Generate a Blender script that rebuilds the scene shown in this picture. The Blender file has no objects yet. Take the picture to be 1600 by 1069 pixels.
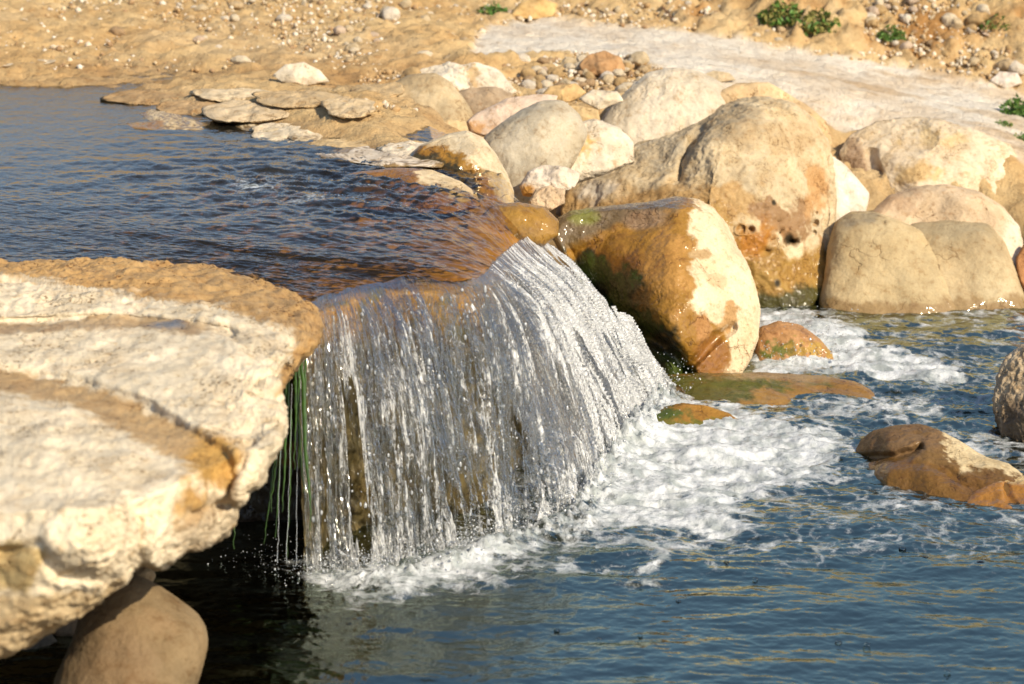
import bpy, bmesh, math, random
import numpy as np
from mathutils import Vector, Matrix
from mathutils.bvhtree import BVHTree

rng = np.random.default_rng(7)
random.seed(7)
scn = bpy.context.scene
COL = scn.collection

# ------------------------------------------------------------------ camera, sky, sun, exposure
CAM_H = 3.0
PITCH = math.radians(15.0)
KPX = 800.0 / math.tan(math.radians(12.0))          # focal length in photo pixels
cam_d = bpy.data.cameras.new('camera')
cam = bpy.data.objects.new('camera', cam_d)
COL.objects.link(cam)
cam.location = (0, 0, CAM_H)
cam.rotation_euler = (math.pi / 2 - PITCH, 0, 0)
cam_d.sensor_width = 36.0
cam_d.lens = 18.0 / math.tan(math.radians(12.0))
cam_d.clip_start = 0.1
cam_d.clip_end = 500
cam_d.dof.use_dof = True
cam_d.dof.focus_distance = 9.9
cam_d.dof.aperture_fstop = 2.9
scn.camera = cam

SUN_EL = math.radians(36)
SUN_AZ = math.radians(136)                           # from +Y clockwise: behind the camera, to the right
w = bpy.data.worlds.new('World')
scn.world = w
w.use_nodes = True
wn = w.node_tree
sky = wn.nodes.new('ShaderNodeTexSky')
sky.sky_type = 'NISHITA'
sky.sun_disc = False
sky.sun_elevation = SUN_EL
sky.sun_rotation = SUN_AZ
sky.air_density = 1.0
sky.dust_density = 0.8
sky.ozone_density = 1.0
bg = wn.nodes['Background']
bg.inputs['Strength'].default_value = 0.125
wn.links.new(sky.outputs['Color'], bg.inputs['Color'])
sun_d = bpy.data.lights.new('sun', 'SUN')
sun_d.energy = 5.0
sun_d.angle = math.radians(0.5)
sun_d.color = (1.0, 0.87, 0.65)
sun = bpy.data.objects.new('sun', sun_d)
COL.objects.link(sun)
sdir = Vector((math.sin(SUN_AZ) * math.cos(SUN_EL), math.cos(SUN_AZ) * math.cos(SUN_EL), math.sin(SUN_EL)))
sun.rotation_euler = sdir.to_track_quat('Z', 'Y').to_euler()
scn.view_settings.view_transform = 'Standard'
scn.view_settings.look = 'None'
scn.view_settings.exposure = 0.25
scn.view_settings.gamma = 1.0
scn.cycles.max_bounces = 10
scn.cycles.transparent_max_bounces = 16
scn.cycles.caustics_reflective = False
scn.cycles.caustics_refractive = False
scn.cycles.sample_clamp_indirect = 4.0
scn.cycles.use_denoising = True

# ------------------------------------------------------------------ picture rays <-> world
CP, SP = math.cos(PITCH), math.sin(PITCH)

def ray(px, py):
    px = np.asarray(px, float); py = np.asarray(py, float)
    a = (px - 800.0) / KPX
    b = (534.5 - py) / KPX
    return np.stack([a + 0 * b, CP + b * SP + 0 * a, -SP + b * CP + 0 * a], -1)

def at(px, py, c):
    p = ray(px, py) * np.asarray(c, float)[..., None]
    p[..., 2] += CAM_H
    return p

def cz(px, py, z):
    return (CAM_H - np.asarray(z, float)) / (-ray(px, py)[..., 2])

def atz(px, py, z):
    return at(px, py, cz(px, py, z))

def topx(P):
    q = P - np.array([0, 0, CAM_H])
    c = q[:, 1] * CP - q[:, 2] * SP
    u = q[:, 1] * SP + q[:, 2] * CP
    return 800 + KPX * q[:, 0] / c, 534.5 - KPX * u / c, c

# ------------------------------------------------------------------ noise
PERM = rng.permutation(256)
PERM = np.concatenate([PERM, PERM, PERM])
GR = rng.normal(size=(256, 3)); GR /= np.linalg.norm(GR, axis=1)[:, None]

def pn(p, seed=0):
    p = np.asarray(p, float)
    i = np.floor(p).astype(np.int64)
    f = p - i
    i = (i + seed * 37) & 255
    u = f * f * f * (f * (f * 6 - 15) + 10)
    out = 0
    for dx in (0, 1):
        wx = u[..., 0] if dx else 1 - u[..., 0]
        hx = PERM[(i[..., 0] + dx) & 255]
        for dy in (0, 1):
            wy = u[..., 1] if dy else 1 - u[..., 1]
            hy = PERM[hx + ((i[..., 1] + dy) & 255)]
            for dz in (0, 1):
                wz = u[..., 2] if dz else 1 - u[..., 2]
                g = GR[PERM[hy + ((i[..., 2] + dz) & 255)] & 255]
                out = out + wx * wy * wz * (g[..., 0] * (f[..., 0] - dx) + g[..., 1] * (f[..., 1] - dy) + g[..., 2] * (f[..., 2] - dz))
    return out * 1.6

def fbm(p, octv=4, seed=0, gain=0.5, ridged=False):
    a, s, out = 1.0, 1.0, 0
    for k in range(octv):
        n = pn(p * s, seed + k * 5)
        if ridged:
            n = 0.5 - np.abs(n) * 1.6
        out = out + a * n
        a *= gain; s *= 2.03
    return out

def sstep(a, b, x):
    t = np.clip((x - a) / (b - a), 0, 1)
    return t * t * (3 - 2 * t)

def seg_dist(X, Y, pts):
    """distance to a polyline"""
    best = np.full(X.shape, 1e9)
    for (x0, y0), (x1, y1) in zip(pts[:-1], pts[1:]):
        dx, dy = x1 - x0, y1 - y0
        t = np.clip(((X - x0) * dx + (Y - y0) * dy) / (dx * dx + dy * dy + 1e-9), 0, 1)
        best = np.minimum(best, np.hypot(X - x0 - t * dx, Y - y0 - t * dy))
    return best

def poly_sd(X, Y, pts):
    """signed distance, positive inside"""
    d = seg_dist(X, Y, list(pts) + [pts[0]])
    ins = np.zeros(X.shape, bool)
    n = len(pts)
    for k in range(n):
        x0, y0 = pts[k]; x1, y1 = pts[(k + 1) % n]
        c = ((y0 > Y) != (y1 > Y)) & (X < (x1 - x0) * (Y - y0) / (y1 - y0 + 1e-12) + x0)
        ins ^= c
    return np.where(ins, d, -d)

# ------------------------------------------------------------------ mesh and node helpers
def mesh_from(name, V, F, mat, smooth=True, attrs=None, cols=None, loc=None):
    V = np.asarray(V, np.float64)
    F = np.asarray(F, np.int32)
    if loc is not None:
        V = V - np.asarray(loc)
    me = bpy.data.meshes.new(name)
    n = F.shape[1]
    me.vertices.add(len(V)); me.vertices.foreach_set('co', V.astype(np.float32).ravel())
    me.loops.add(F.size); me.loops.foreach_set('vertex_index', F.ravel())
    me.polygons.add(len(F))
    me.polygons.foreach_set('loop_start', np.arange(0, F.size, n, dtype=np.int32))
    me.polygons.foreach_set('loop_total', np.full(len(F), n, np.int32))
    me.polygons.foreach_set('use_smooth', np.full(len(F), smooth))
    me.update(calc_edges=True)
    for k, a in (attrs or {}).items():
        at_ = me.attributes.new(k, 'FLOAT', 'POINT')
        at_.data.foreach_set('value', np.asarray(a, np.float32).ravel())
    for k, a in (cols or {}).items():
        at_ = me.attributes.new(k, 'FLOAT_COLOR', 'POINT')
        c4 = np.ones((len(V), 4), np.float32); c4[:, :3] = a
        at_.data.foreach_set('color', c4.ravel())
    me.materials.append(mat)
    o = bpy.data.objects.new(name, me)
    if loc is not None:
        o.location = loc
    COL.objects.link(o)
    return o

def tag(o, label=None, cat=None, group=None, kind=None):
    if label: o['label'] = label
    if cat: o['category'] = cat
    if group: o['group'] = group
    if kind: o['kind'] = kind
    return o

def grid_faces(nu, nv):
    i = np.arange(nu * nv).reshape(nu, nv)
    return np.stack([i[:-1, :-1], i[1:, :-1], i[1:, 1:], i[:-1, 1:]], -1).reshape(-1, 4)

_ico = {}
def ico(sub):
    if sub not in _ico:
        bm = bmesh.new()
        bmesh.ops.create_icosphere(bm, subdivisions=sub, radius=1)
        V = np.array([v.co[:] for v in bm.verts]); V /= np.linalg.norm(V, axis=1)[:, None]
        F = np.array([[v.index for v in f.verts] for f in bm.faces])
        bm.free()
        _ico[sub] = (V, F)
    return _ico[sub]

class NT:
    def __init__(self, name):
        self.m = bpy.data.materials.new(name); self.m.use_nodes = True
        self.t = self.m.node_tree
        for n in list(self.t.nodes): self.t.nodes.remove(n)
        self.out = self.n('ShaderNodeOutputMaterial')
    def n(self, typ, **kw):
        nd = self.t.nodes.new(typ)
        for k, v in kw.items():
            if k.startswith('i_'):
                key = k[2:].replace('_', ' ')
                self.set(nd, key, v)
            else: setattr(nd, k, v)
        return nd
    def set(self, nd, key, v):
        s = nd.inputs[int(key)] if key.isdigit() else nd.inputs[key]
        if isinstance(v, bpy.types.NodeSocket): self.t.links.new(v, s)
        else: s.default_value = v
    def math(self, op, a, b=0.0, c=0.0, clamp=False):
        nd = self.n('ShaderNodeMath', operation=op, use_clamp=clamp)
        for k, v in enumerate((a, b, c)): self.set(nd, str(k), v)
        return nd.outputs[0]
    def ramp(self, v, lo, hi, a=0.0, b=1.0, smooth=True):
        nd = self.n('ShaderNodeMapRange', interpolation_type='SMOOTHSTEP' if smooth else 'LINEAR')
        for k, x in zip(('Value', 'From Min', 'From Max', 'To Min', 'To Max'), (v, lo, hi, a, b)): self.set(nd, k, x)
        return nd.outputs[0]
    def noise(self, vec, scale, detail=4, rough=0.55, dist=0.0):
        nd = self.n('ShaderNodeTexNoise')
        for k, x in zip(('Vector', 'Scale', 'Detail', 'Roughness', 'Distortion'), (vec, scale, detail, rough, dist)): self.set(nd, k, x)
        return nd.outputs['Fac']
    def mixc(self, f, a, b, mode='MIX'):
        nd = self.n('ShaderNodeMix', data_type='RGBA', blend_type=mode)
        self.set(nd, '0', f); self.set(nd, '6', a); self.set(nd, '7', b)
        return nd.outputs[2]
    def attr(self, name, out='Fac'):
        return self.n('ShaderNodeAttribute', attribute_name=name).outputs[out]
    def vscale(self, vec, s):
        nd = self.n('ShaderNodeMapping'); self.set(nd, 'Vector', vec); nd.inputs['Scale'].default_value = s
        return nd.outputs[0]
    def bump(self, h, dist, strength=1.0, normal=None):
        nd = self.n('ShaderNodeBump'); self.set(nd, 'Height', h); nd.inputs['Distance'].default_value = dist
        self.set(nd, 'Strength', strength)
        if normal is not None: self.set(nd, 'Normal', normal)
        return nd.outputs[0]
    def mixs(self, f, a, b):
        nd = self.n('ShaderNodeMixShader'); self.set(nd, '0', f)
        self.t.links.new(a, nd.inputs[1]); self.t.links.new(b, nd.inputs[2])
        return nd.outputs[0]
    def end(self, s):
        self.t.links.new(s, self.out.inputs['Surface']); return self.m

# ------------------------------------------------------------------ materials
def rock_material(name, grain=1.0, mottling=0.5, strata=0.0, pits=0.5, cracks=0.8):
    N = NT(name)
    co = N.n('ShaderNodeTexCoord').outputs['Object']
    col = N.attr('Col', 'Color'); wet = N.attr('Wet')
    n1 = N.noise(co, 5 * grain, 6, 0.6, 0.6)
    n2 = N.noise(co, 22 * grain, 7, 0.65)
    n3 = N.noise(co, 110 * grain, 4, 0.7)
    st = N.noise(N.vscale(co, (2.0, 2.0, 14.0)), 1.6 * grain, 5, 0.6, 0.8)
    c = N.mixc(N.ramp(n1, 0.35, 0.7, 0, mottling), col, N.mixc(1.0, col, (0.72, 0.60, 0.42, 1), 'MULTIPLY'))
    c = N.mixc(N.ramp(n2, 0.52, 0.72, 0, 0.75), c, N.mixc(1.0, c, (0.62, 0.50, 0.37, 1), 'MULTIPLY'))
    c = N.mixc(N.ramp(n2, 0.50, 0.30, 0, 0.35), c, N.mixc(1.0, c, (1.28, 1.30, 1.34, 1), 'MULTIPLY'))
    c = N.mixc(N.ramp(n3, 0.35, 0.7, 0, 0.35), c, N.mixc(1.0, c, (0.66, 0.62, 0.58, 1), 'MULTIPLY'))
    if strata:
        c = N.mixc(N.ramp(st, 0.5, 0.66, 0, strata), c, N.mixc(1.0, c, (0.60, 0.44, 0.28, 1), 'MULTIPLY'))
    vo = N.n('ShaderNodeTexVoronoi', feature='F1'); N.set(vo, 'Vector', N.vscale(co, (1, 1, 1.6))); N.set(vo, 'Scale', 34 * grain)
    pit = N.math('MULTIPLY', N.ramp(vo.outputs['Distance'], 0.30, 0.12), N.ramp(n1, 0.50, 0.62))
    pit = N.math('MULTIPLY', pit, pits)
    c = N.mixc(pit, c, N.mixc(1.0, c, (0.35, 0.24, 0.15, 1), 'MULTIPLY'))
    wv = N.n('ShaderNodeTexNoise'); N.set(wv, 'Vector', co); N.set(wv, 'Scale', 7 * grain); N.set(wv, 'Detail', 5)
    sv = N.n('ShaderNodeVectorMath', operation='SCALE'); N.set(sv, '0', wv.outputs['Color']); N.set(sv, 'Scale', 0.35)
    av = N.n('ShaderNodeVectorMath', operation='ADD'); N.set(av, '0', co); N.set(av, '1', sv.outputs[0])
    vc = N.n('ShaderNodeTexVoronoi', feature='DISTANCE_TO_EDGE'); N.set(vc, 'Vector', av.outputs[0]); N.set(vc, 'Scale', 4.5 * grain)
    crack = N.math('MULTIPLY', N.ramp(vc.outputs['Distance'], 0.018, 0.0), N.ramp(n1, 0.46, 0.60))
    crack = N.math('MULTIPLY', crack, cracks)
    c = N.mixc(crack, c, N.mixc(1.0, c, (0.40, 0.29, 0.19, 1), 'MULTIPLY'))
    n4 = N.noise(co, 48 * grain, 5, 0.75)
    c = N.mixc(N.ramp(n4, 0.54, 0.72, 0, 0.55), c, N.mixc(1.0, c, (0.58, 0.47, 0.36, 1), 'MULTIPLY'))
    h = N.math('ADD', N.math('MULTIPLY', n2, 0.8), N.math('MULTIPLY', n3, 0.25))
    h = N.math('ADD', h, N.math('MULTIPLY', n4, 0.6))
    h = N.math('SUBTRACT', h, N.math('MULTIPLY', crack, 0.7))
    h = N.math('SUBTRACT', h, N.math('MULTIPLY', pit, 0.8))
    b = N.bump(h, 0.010 / grain ** 0.5, 0.75)
    wb = N.bump(N.noise(co, 26 * grain, 3, 0.5), 0.010, 0.8)
    p = N.n('ShaderNodeBsdfPrincipled')
    N.set(p, 'Base Color', c)
    N.set(p, 'Roughness', N.math('SUBTRACT', 0.85, N.math('MULTIPLY', wet, 0.4)))
    N.set(p, 'Specular IOR Level', 0.25)
    N.set(p, 'Coat Weight', wet); N.set(p, 'Coat Roughness', 0.10); N.set(p, 'Coat IOR', 1.4)
    N.set(p, 'Normal', b); N.set(p, 'Coat Normal', wb)
    return N.end(p.outputs[0])

M_ROCK = rock_material('limestone', 1.0, 0.45, 0.0, 0.35)
M_LEDGE = rock_material('pitted_limestone', 1.25, 0.35, 0.25, 0.8)
M_ROUGH = rock_material('veined_limestone', 1.6, 0.55, 0.15, 0.6)
M_SMOOTH = rock_material('smooth_limestone', 0.8, 0.45, 0.0, 0.1, 0.5)
M_PEB = rock_material('pebble_stone', 1.0, 0.3, 0.0, 0.0)

def sand_material():
    N = NT('bank_sand')
    co = N.n('ShaderNodeTexCoord').outputs['Object']
    col = N.attr('Col', 'Color'); wet = N.attr('Wet')
    n1 = N.noise(co, 1.6, 6, 0.6, 0.4); n2 = N.noise(co, 14, 7, 0.7); n3 = N.noise(co, 70, 3, 0.7)
    c = N.mixc(N.ramp(n1, 0.4, 0.65, 0, 0.6), col, N.mixc(1.0, col, (0.80, 0.66, 0.50, 1), 'MULTIPLY'))
    c = N.mixc(N.ramp(n2, 0.50, 0.75, 0, 0.7), c, N.mixc(1.0, c, (0.60, 0.46, 0.32, 1), 'MULTIPLY'))
    c = N.mixc(N.ramp(n2, 0.48, 0.30, 0, 0.4), c, N.mixc(1.0, c, (1.3, 1.33, 1.4, 1), 'MULTIPLY'))
    c = N.mixc(N.ramp(n3, 0.5, 0.75, 0, 0.5), c, N.mixc(1.0, c, (0.6, 0.5, 0.4, 1), 'MULTIPLY'))
    b = N.bump(N.math('ADD', N.math('MULTIPLY', n2, 1.0), N.math('MULTIPLY', n3, 0.3)), 0.05, 0.8)
    p = N.n('ShaderNodeBsdfPrincipled')
    N.set(p, 'Base Color', c); N.set(p, 'Roughness', N.math('SUBTRACT', 0.95, N.math('MULTIPLY', wet, 0.6)))
    N.set(p, 'Specular IOR Level', 0.2); N.set(p, 'Normal', b)
    return N.end(p.outputs[0])
M_SAND = sand_material()

def water_material(name, tint, murk, foam_scale=9.0, rip=60.0, rip_amt=0.006, flow=(1, 1, 1), refl=(1, 1, 1, 1)):
    """clear surface over murk (attribute Murk) with foam (attribute Foam)"""
    N = NT(name)
    co = N.n('ShaderNodeTexCoord').outputs['Object']
    foam = N.attr('Foam'); mk = N.attr('Murk')
    cf = N.vscale(co, flow)
    r1 = N.noise(cf, rip, 3, 0.6, 0.3); r2 = N.noise(cf, rip * 0.35, 3, 0.5, 0.5)
    bn = N.bump(N.math('ADD', N.math('MULTIPLY', r1, 0.35), r2), rip_amt, 1.0)
    fr = N.n('ShaderNodeFresnel'); N.set(fr, 'IOR', 1.333); N.set(fr, 'Normal', bn)
    gl = N.n('ShaderNodeBsdfGlossy'); N.set(gl, 'Roughness', 0.06); N.set(gl, 'Normal', bn); N.set(gl, 'Color', refl)
    tr = N.n('ShaderNodeBsdfTransparent'); N.set(tr, 'Color', tint)
    df = N.n('ShaderNodeBsdfDiffuse'); N.set(df, 'Color', murk)
    body = N.mixs(mk, tr.outputs[0], df.outputs[0])
    s = N.mixs(fr.outputs[0], body, gl.outputs[0])
    f1 = N.noise(co, foam_scale, 8, 0.68, 0.9)
    vo = N.n('ShaderNodeTexVoronoi', feature='DISTANCE_TO_EDGE')
    wv = N.n('ShaderNodeVectorMath', operation='ADD'); N.set(wv, '0', co)
    nn = N.n('ShaderNodeTexNoise'); N.set(nn, 'Vector', co); N.set(nn, 'Scale', foam_scale * 0.8)
    sc = N.n('ShaderNodeVectorMath', operation='SCALE'); N.set(sc, '0', nn.outputs['Color']); N.set(sc, 'Scale', 0.22)
    N.set(wv, '1', sc.outputs[0])
    N.set(vo, 'Vector', wv.outputs[0]); N.set(vo, 'Scale', foam_scale * 1.6)
    lace = N.ramp(vo.outputs['Distance'], 0.28, 0.0, 0, 0.30)
    micro = N.noise(co, 130, 3, 0.7)
    v = N.math('ADD', N.math('ADD', N.math('MULTIPLY', foam, 1.05), N.math('MULTIPLY', N.math('SUBTRACT', f1, 0.5), 1.9)),
               N.math('ADD', lace, N.math('MULTIPLY', N.math('SUBTRACT', micro, 0.5), 0.5)))
    m = N.math('MULTIPLY', N.ramp(v, 0.42, 1.05), N.ramp(foam, 0.02, 0.15))
    fb = N.bump(N.math('ADD', N.noise(co, 30, 4, 0.6), N.math('MULTIPLY', micro, 0.35)), 0.014, 0.6)
    fd = N.n('ShaderNodeBsdfPrincipled')
    N.set(fd, 'Base Color', N.mixc(N.ramp(N.noise(co, foam_scale * 1.7, 5, 0.6, 0.5), 0.35, 0.62), (0.34, 0.37, 0.37, 1), (0.66, 0.68, 0.70, 1))); N.set(fd, 'Roughness', 0.4); N.set(fd, 'Normal', fb)
    N.set(fd, 'Subsurface Weight', 0.0)
    s = N.mixs(N.math('MULTIPLY', m, 0.93), s, fd.outputs[0])
    return N.end(s)

M_UP = water_material('upper_water', (0.92, 0.85, 0.68, 1), (0.050, 0.046, 0.034, 1), 9, 34, 0.0035, (1, 1, 1))
M_LOW = water_material('pool_water', (0.55, 0.56, 0.45, 1), (0.016, 0.019, 0.012, 1), 7, 45, 0.0035, refl=(.36, .41, .34, 1))

def fall_material(name, aer=1.0):
    N = NT(name)
    uv = N.n('ShaderNodeTexCoord').outputs['UV']
    A = N.attr('Aer'); G = N.attr('Gap'); E = N.attr('Rough')
    c1 = N.vscale(uv, (17, 0.8, 1)); c2 = N.vscale(uv, (52, 3.4, 1)); c3 = N.vscale(uv, (115, 30, 1))
    s1 = N.noise(c1, 1.0, 4, 0.55, 0.6); s2 = N.noise(c2, 1.0, 4, 0.6, 0.7); s3 = N.noise(c3, 1.0, 3, 0.6, 1.2)
    h = N.math('ADD', N.math('MULTIPLY', s2, 1.0), N.math('MULTIPLY', s3, 0.75))
    bn = N.bump(h, 0.026, E)
    fr = N.n('ShaderNodeFresnel'); N.set(fr, 'IOR', 1.333); N.set(fr, 'Normal', bn)
    gl = N.n('ShaderNodeBsdfGlossy'); N.set(gl, 'Roughness', 0.13); N.set(gl, 'Normal', bn)
    tr = N.n('ShaderNodeBsdfTransparent'); N.set(tr, 'Color', (0.95, 0.95, 0.93, 1))
    clear = N.mixs(N.math('MULTIPLY', fr.outputs[0], N.math('MULTIPLY_ADD', E, 0.6, 0.28), clamp=True), tr.outputs[0], gl.outputs[0])
    wd = N.n('ShaderNodeBsdfDiffuse'); N.set(wd, 'Color', (0.88, 0.89, 0.90, 1)); N.set(wd, 'Normal', bn)
    tl = N.n('ShaderNodeBsdfTranslucent'); N.set(tl, 'Color', (0.80, 0.82, 0.84, 1))
    wg = N.n('ShaderNodeBsdfGlossy'); N.set(wg, 'Roughness', 0.20); N.set(wg, 'Normal', bn)
    white = N.mixs(0.22, N.mixs(0.30, wd.outputs[0], tl.outputs[0]), wg.outputs[0])
    v = N.math('ADD', N.math('MULTIPLY', N.math('SUBTRACT', s1, 0.5), 2.6), N.math('MULTIPLY', N.math('SUBTRACT', s2, 0.5), 2.8))
    v = N.math('ADD', v, N.math('MULTIPLY', N.math('SUBTRACT', s3, 0.5), 2.4))
    v = N.math('ADD', v, A)
    m = N.math('MULTIPLY', N.ramp(v, 0.30, 1.25), 0.92 * aer)
    s = N.mixs(m, clear, white)
    g = N.math('ADD', G, N.math('ADD', N.math('MULTIPLY', N.math('SUBTRACT', s1, 0.5), 2.2), N.math('MULTIPLY', N.math('SUBTRACT', s2, 0.5), 0.9)))
    hole = N.n('ShaderNodeBsdfTransparent')
    s = N.mixs(N.ramp(g, 0.60, 0.68), s, hole.outputs[0])
    return N.end(s)
M_FALL = fall_material('falling_water')

def simple(name, col, rough=0.6, spec=0.5, noise=0.0, scale=30, **kw):
    N = NT(name)
    co = N.n('ShaderNodeTexCoord').outputs['Object']
    p = N.n('ShaderNodeBsdfPrincipled')
    c = col
    if noise:
        c = N.mixc(N.ramp(N.noise(co, scale, 4), 0.35, 0.7, 0, noise), col, tuple(x * 0.35 for x in col[:3]) + (1,))
    N.set(p, 'Base Color', c); N.set(p, 'Roughness', rough); N.set(p, 'Specular IOR Level', spec)
    for k, v in kw.items(): N.set(p, k.replace('_', ' '), v)
    return N.end(p.outputs[0])

def drop_material():
    N = NT('water_drop')
    fr = N.n('ShaderNodeFresnel'); N.set(fr, 'IOR', 1.45)
    gl = N.n('ShaderNodeBsdfGlossy'); N.set(gl, 'Roughness', 0.12)
    tr = N.n('ShaderNodeBsdfTransparent'); N.set(tr, 'Color', (0.85, 0.88, 0.9, 1))
    wd = N.n('ShaderNodeBsdfDiffuse'); N.set(wd, 'Color', (0.85, 0.88, 0.92, 1))
    return N.end(N.mixs(N.math('ADD', fr.outputs[0], 0.12, clamp=True), N.mixs(0.42, tr.outputs[0], wd.outputs[0]), gl.outputs[0]))
M_DROP = drop_material()
def bubble_material():
    N = NT('bubble_film')
    fr = N.n('ShaderNodeFresnel'); N.set(fr, 'IOR', 1.6)
    gl = N.n('ShaderNodeBsdfGlossy'); N.set(gl, 'Roughness', 0.05)
    tr = N.n('ShaderNodeBsdfTransparent'); N.set(tr, 'Color', (0.86, 0.9, 0.9, 1))
    return N.end(N.mixs(fr.outputs[0], tr.outputs[0], gl.outputs[0]))
M_BUB = bubble_material()
M_ALGAE = simple('green_algae', (0.040, 0.10, 0.010, 1), 0.3, 0.6, 0.8, 30)
M_LEAF = simple('weed_leaf', (0.10, 0.20, 0.035, 1), 0.5, 0.4, 0.4, 8)
M_DRYLEAF = simple('dry_weed_leaf', (0.24, 0.22, 0.06, 1), 0.7, 0.3, 0.4, 8)
M_STICK = simple('dry_root', (0.16, 0.09, 0.05, 1), 0.9, 0.2, 0.5, 40)

# ------------------------------------------------------------------ terrain heights (metres) at picked picture rays
TC = [(-300,125,13.1),(0,124,13.1),(120,130,12.95),(250,160,12.35),(350,185,11.85),(470,210,11.4),(600,233,10.95),(680,225,11.0),(450,150,12.4),(300,140,12.7),
 (0,65,14),(-300,60,14),(0,0,15.3),(-300,0,15.3),(250,110,13.5),(450,112,13.3),(400,60,14.2),(400,0,15.4),(600,150,12.45),(700,60,14.3),(700,0,15.6),(700,180,12.0),
 (800,110,13.6),(820,38,15.0),(900,60,14.6),(900,0,15.8),(1000,50,15.0),(1000,0,15.7),(1000,92,13.9),
 (1080,52,15.1),(1100,90,14.3),(1200,110,14.0),(1240,78,15.0),(1300,150,13.7),(1400,102,15.0),(1400,160,13.8),(1500,200,13.3),(1560,135,14.8),(1640,148,14.8),(1600,240,13.0),(1320,240,13.25),(1400,240,13.2),(1130,200,13.0),
 (1100,0,15.65),(1300,0,15.5),(1300,50,15.2),(1450,60,15.2),(1450,0,15.5),(1600,80,15.1),(1600,0,15.45),(1750,60,15.3),
 (1300,330,12.6),(1450,325,12.6),(1600,330,12.6),(780,300,11.9),(900,330,12.6),(850,360,12.6),(900,200,12.7),(1000,250,12.8),(1150,250,12.8)]
TCw = np.array([(ray(a, b)[0] / ray(a, b)[1] * y, y, CAM_H + ray(a, b)[2] / ray(a, b)[1] * y) for a, b, y in TC])
TCw = np.vstack([TCw, [[-2.6, 12.3, .7], [-1.5, 11.4, .7], [-1, 10.8, .6], [-3.6, 12.3, .7], [-3, 10, .5], [-.5, 10.3, .45], [0, 10.7, .45], [-2.8, 12.6, .88], [-5, 11, .5], [-1.3, 9, .3], [-.5, 9, -.3],
  [.7, 12.0, -.3], [1.2, 12.0, -.3], [1.7, 12.2, -.25], [2.3, 12.2, -.25], [2.8, 12.2, -.25], [3.5, 12.2, -.25], [1, 11, -.5], [2, 11, -.5], [3, 11, -.5], [0.5, 9.5, -.6], [2, 9, -.6], [0, 8, -.6], [2, 7, -.6],
  [-1.5, 7.8, -.35], [-1.9, 7.4, 0], [-7, 9, .6], [-7, 14, 1.1], [7, 9, -.5], [7, 14, .7], [0, 4, -.7], [-5, 5, .2], [5, 5, -.7], [-7, 18, 1.5], [0, 18, 1.5], [7, 18, 1.5]]])
_n = len(TCw)
_R = np.hypot(TCw[:, None, 0] - TCw[None, :, 0], TCw[:, None, 1] - TCw[None, :, 1])
_A = np.zeros((_n + 3, _n + 3)); _A[:_n, :_n] = _R + np.eye(_n) * -0.02
_A[:_n, _n] = 1; _A[:_n, _n + 1:_n + 3] = TCw[:, :2]; _A[_n, :_n] = 1; _A[_n + 1:, :_n] = TCw[:, :2].T
_W = np.linalg.solve(_A, np.append(TCw[:, 2], [0, 0, 0]))
GX = np.linspace(-16, 16, 400); GY = np.linspace(2, 18, 400)
_gx, _gy = np.meshgrid(GX, GY, indexing='ij')
GZ = _W[_n] + _W[_n + 1] * _gx + _W[_n + 2] * _gy
for k in range(_n):
    GZ += _W[k] * np.hypot(_gx - TCw[k, 0], _gy - TCw[k, 1])
GZ = np.clip(GZ, -0.9, 3.0)

def tz(x, y):
    """bare terrain height"""
    x = np.asarray(x, float); y = np.asarray(y, float)
    xc = np.clip(x, GX[0], GX[-1] - 1e-6); yc = np.clip(y, GY[0], GY[-1] - 1e-6)
    fx = (xc - GX[0]) / (GX[1] - GX[0]); fy = (yc - GY[0]) / (GY[1] - GY[0])
    i = np.minimum(fx.astype(int), 398); j = np.minimum(fy.astype(int), 398); fx = fx - i; fy = fy - j
    z = (GZ[i, j] * (1 - fx) * (1 - fy) + GZ[i + 1, j] * fx * (1 - fy) + GZ[i, j + 1] * (1 - fx) * fy + GZ[i + 1, j + 1] * fx * fy)
    z = np.where(y > 16.0, np.maximum(z, 1.3) + 0, z)
    hill = 4.2 * sstep(0, 1, np.clip(y - 16.2 - 0.25 * np.sin(x * 0.7), 0, 9) / 9)
    return z * (1 - sstep(17, 20, y)) + 1.5 * sstep(17, 20, y) + 0.50 * hill * (0.66 + 0.2 * sstep(-3, 4, x))

def tdepth(px, py):
    """camera depth where the ray meets the terrain"""
    px = np.atleast_1d(np.asarray(px, float)); py = np.atleast_1d(np.asarray(py, float))
    cs = np.linspace(6, 22, 161)
    res = np.full(px.shape, 22.0); done = np.zeros(px.shape, bool)
    prev = None
    for c in cs:
        P = at(px, py, np.full(px.shape, c))
        d = P[:, 2] - tz(P[:, 0], P[:, 1])
        if prev is not None:
            hit = (d <= 0) & ~done
            res[hit] = (c - 0.1 + 0.1 * prev[hit] / (prev[hit] - d[hit] + 1e-9))
            done |= hit
        prev = d
    return res

# ------------------------------------------------------------------ rock builder
def smooth_closed(r, sig):
    n = len(r); k = np.fft.rfftfreq(n, 1.0 / n)
    return np.fft.irfft(np.fft.rfft(r) * np.exp(-0.5 * (k * sig) ** 2), n)

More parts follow.
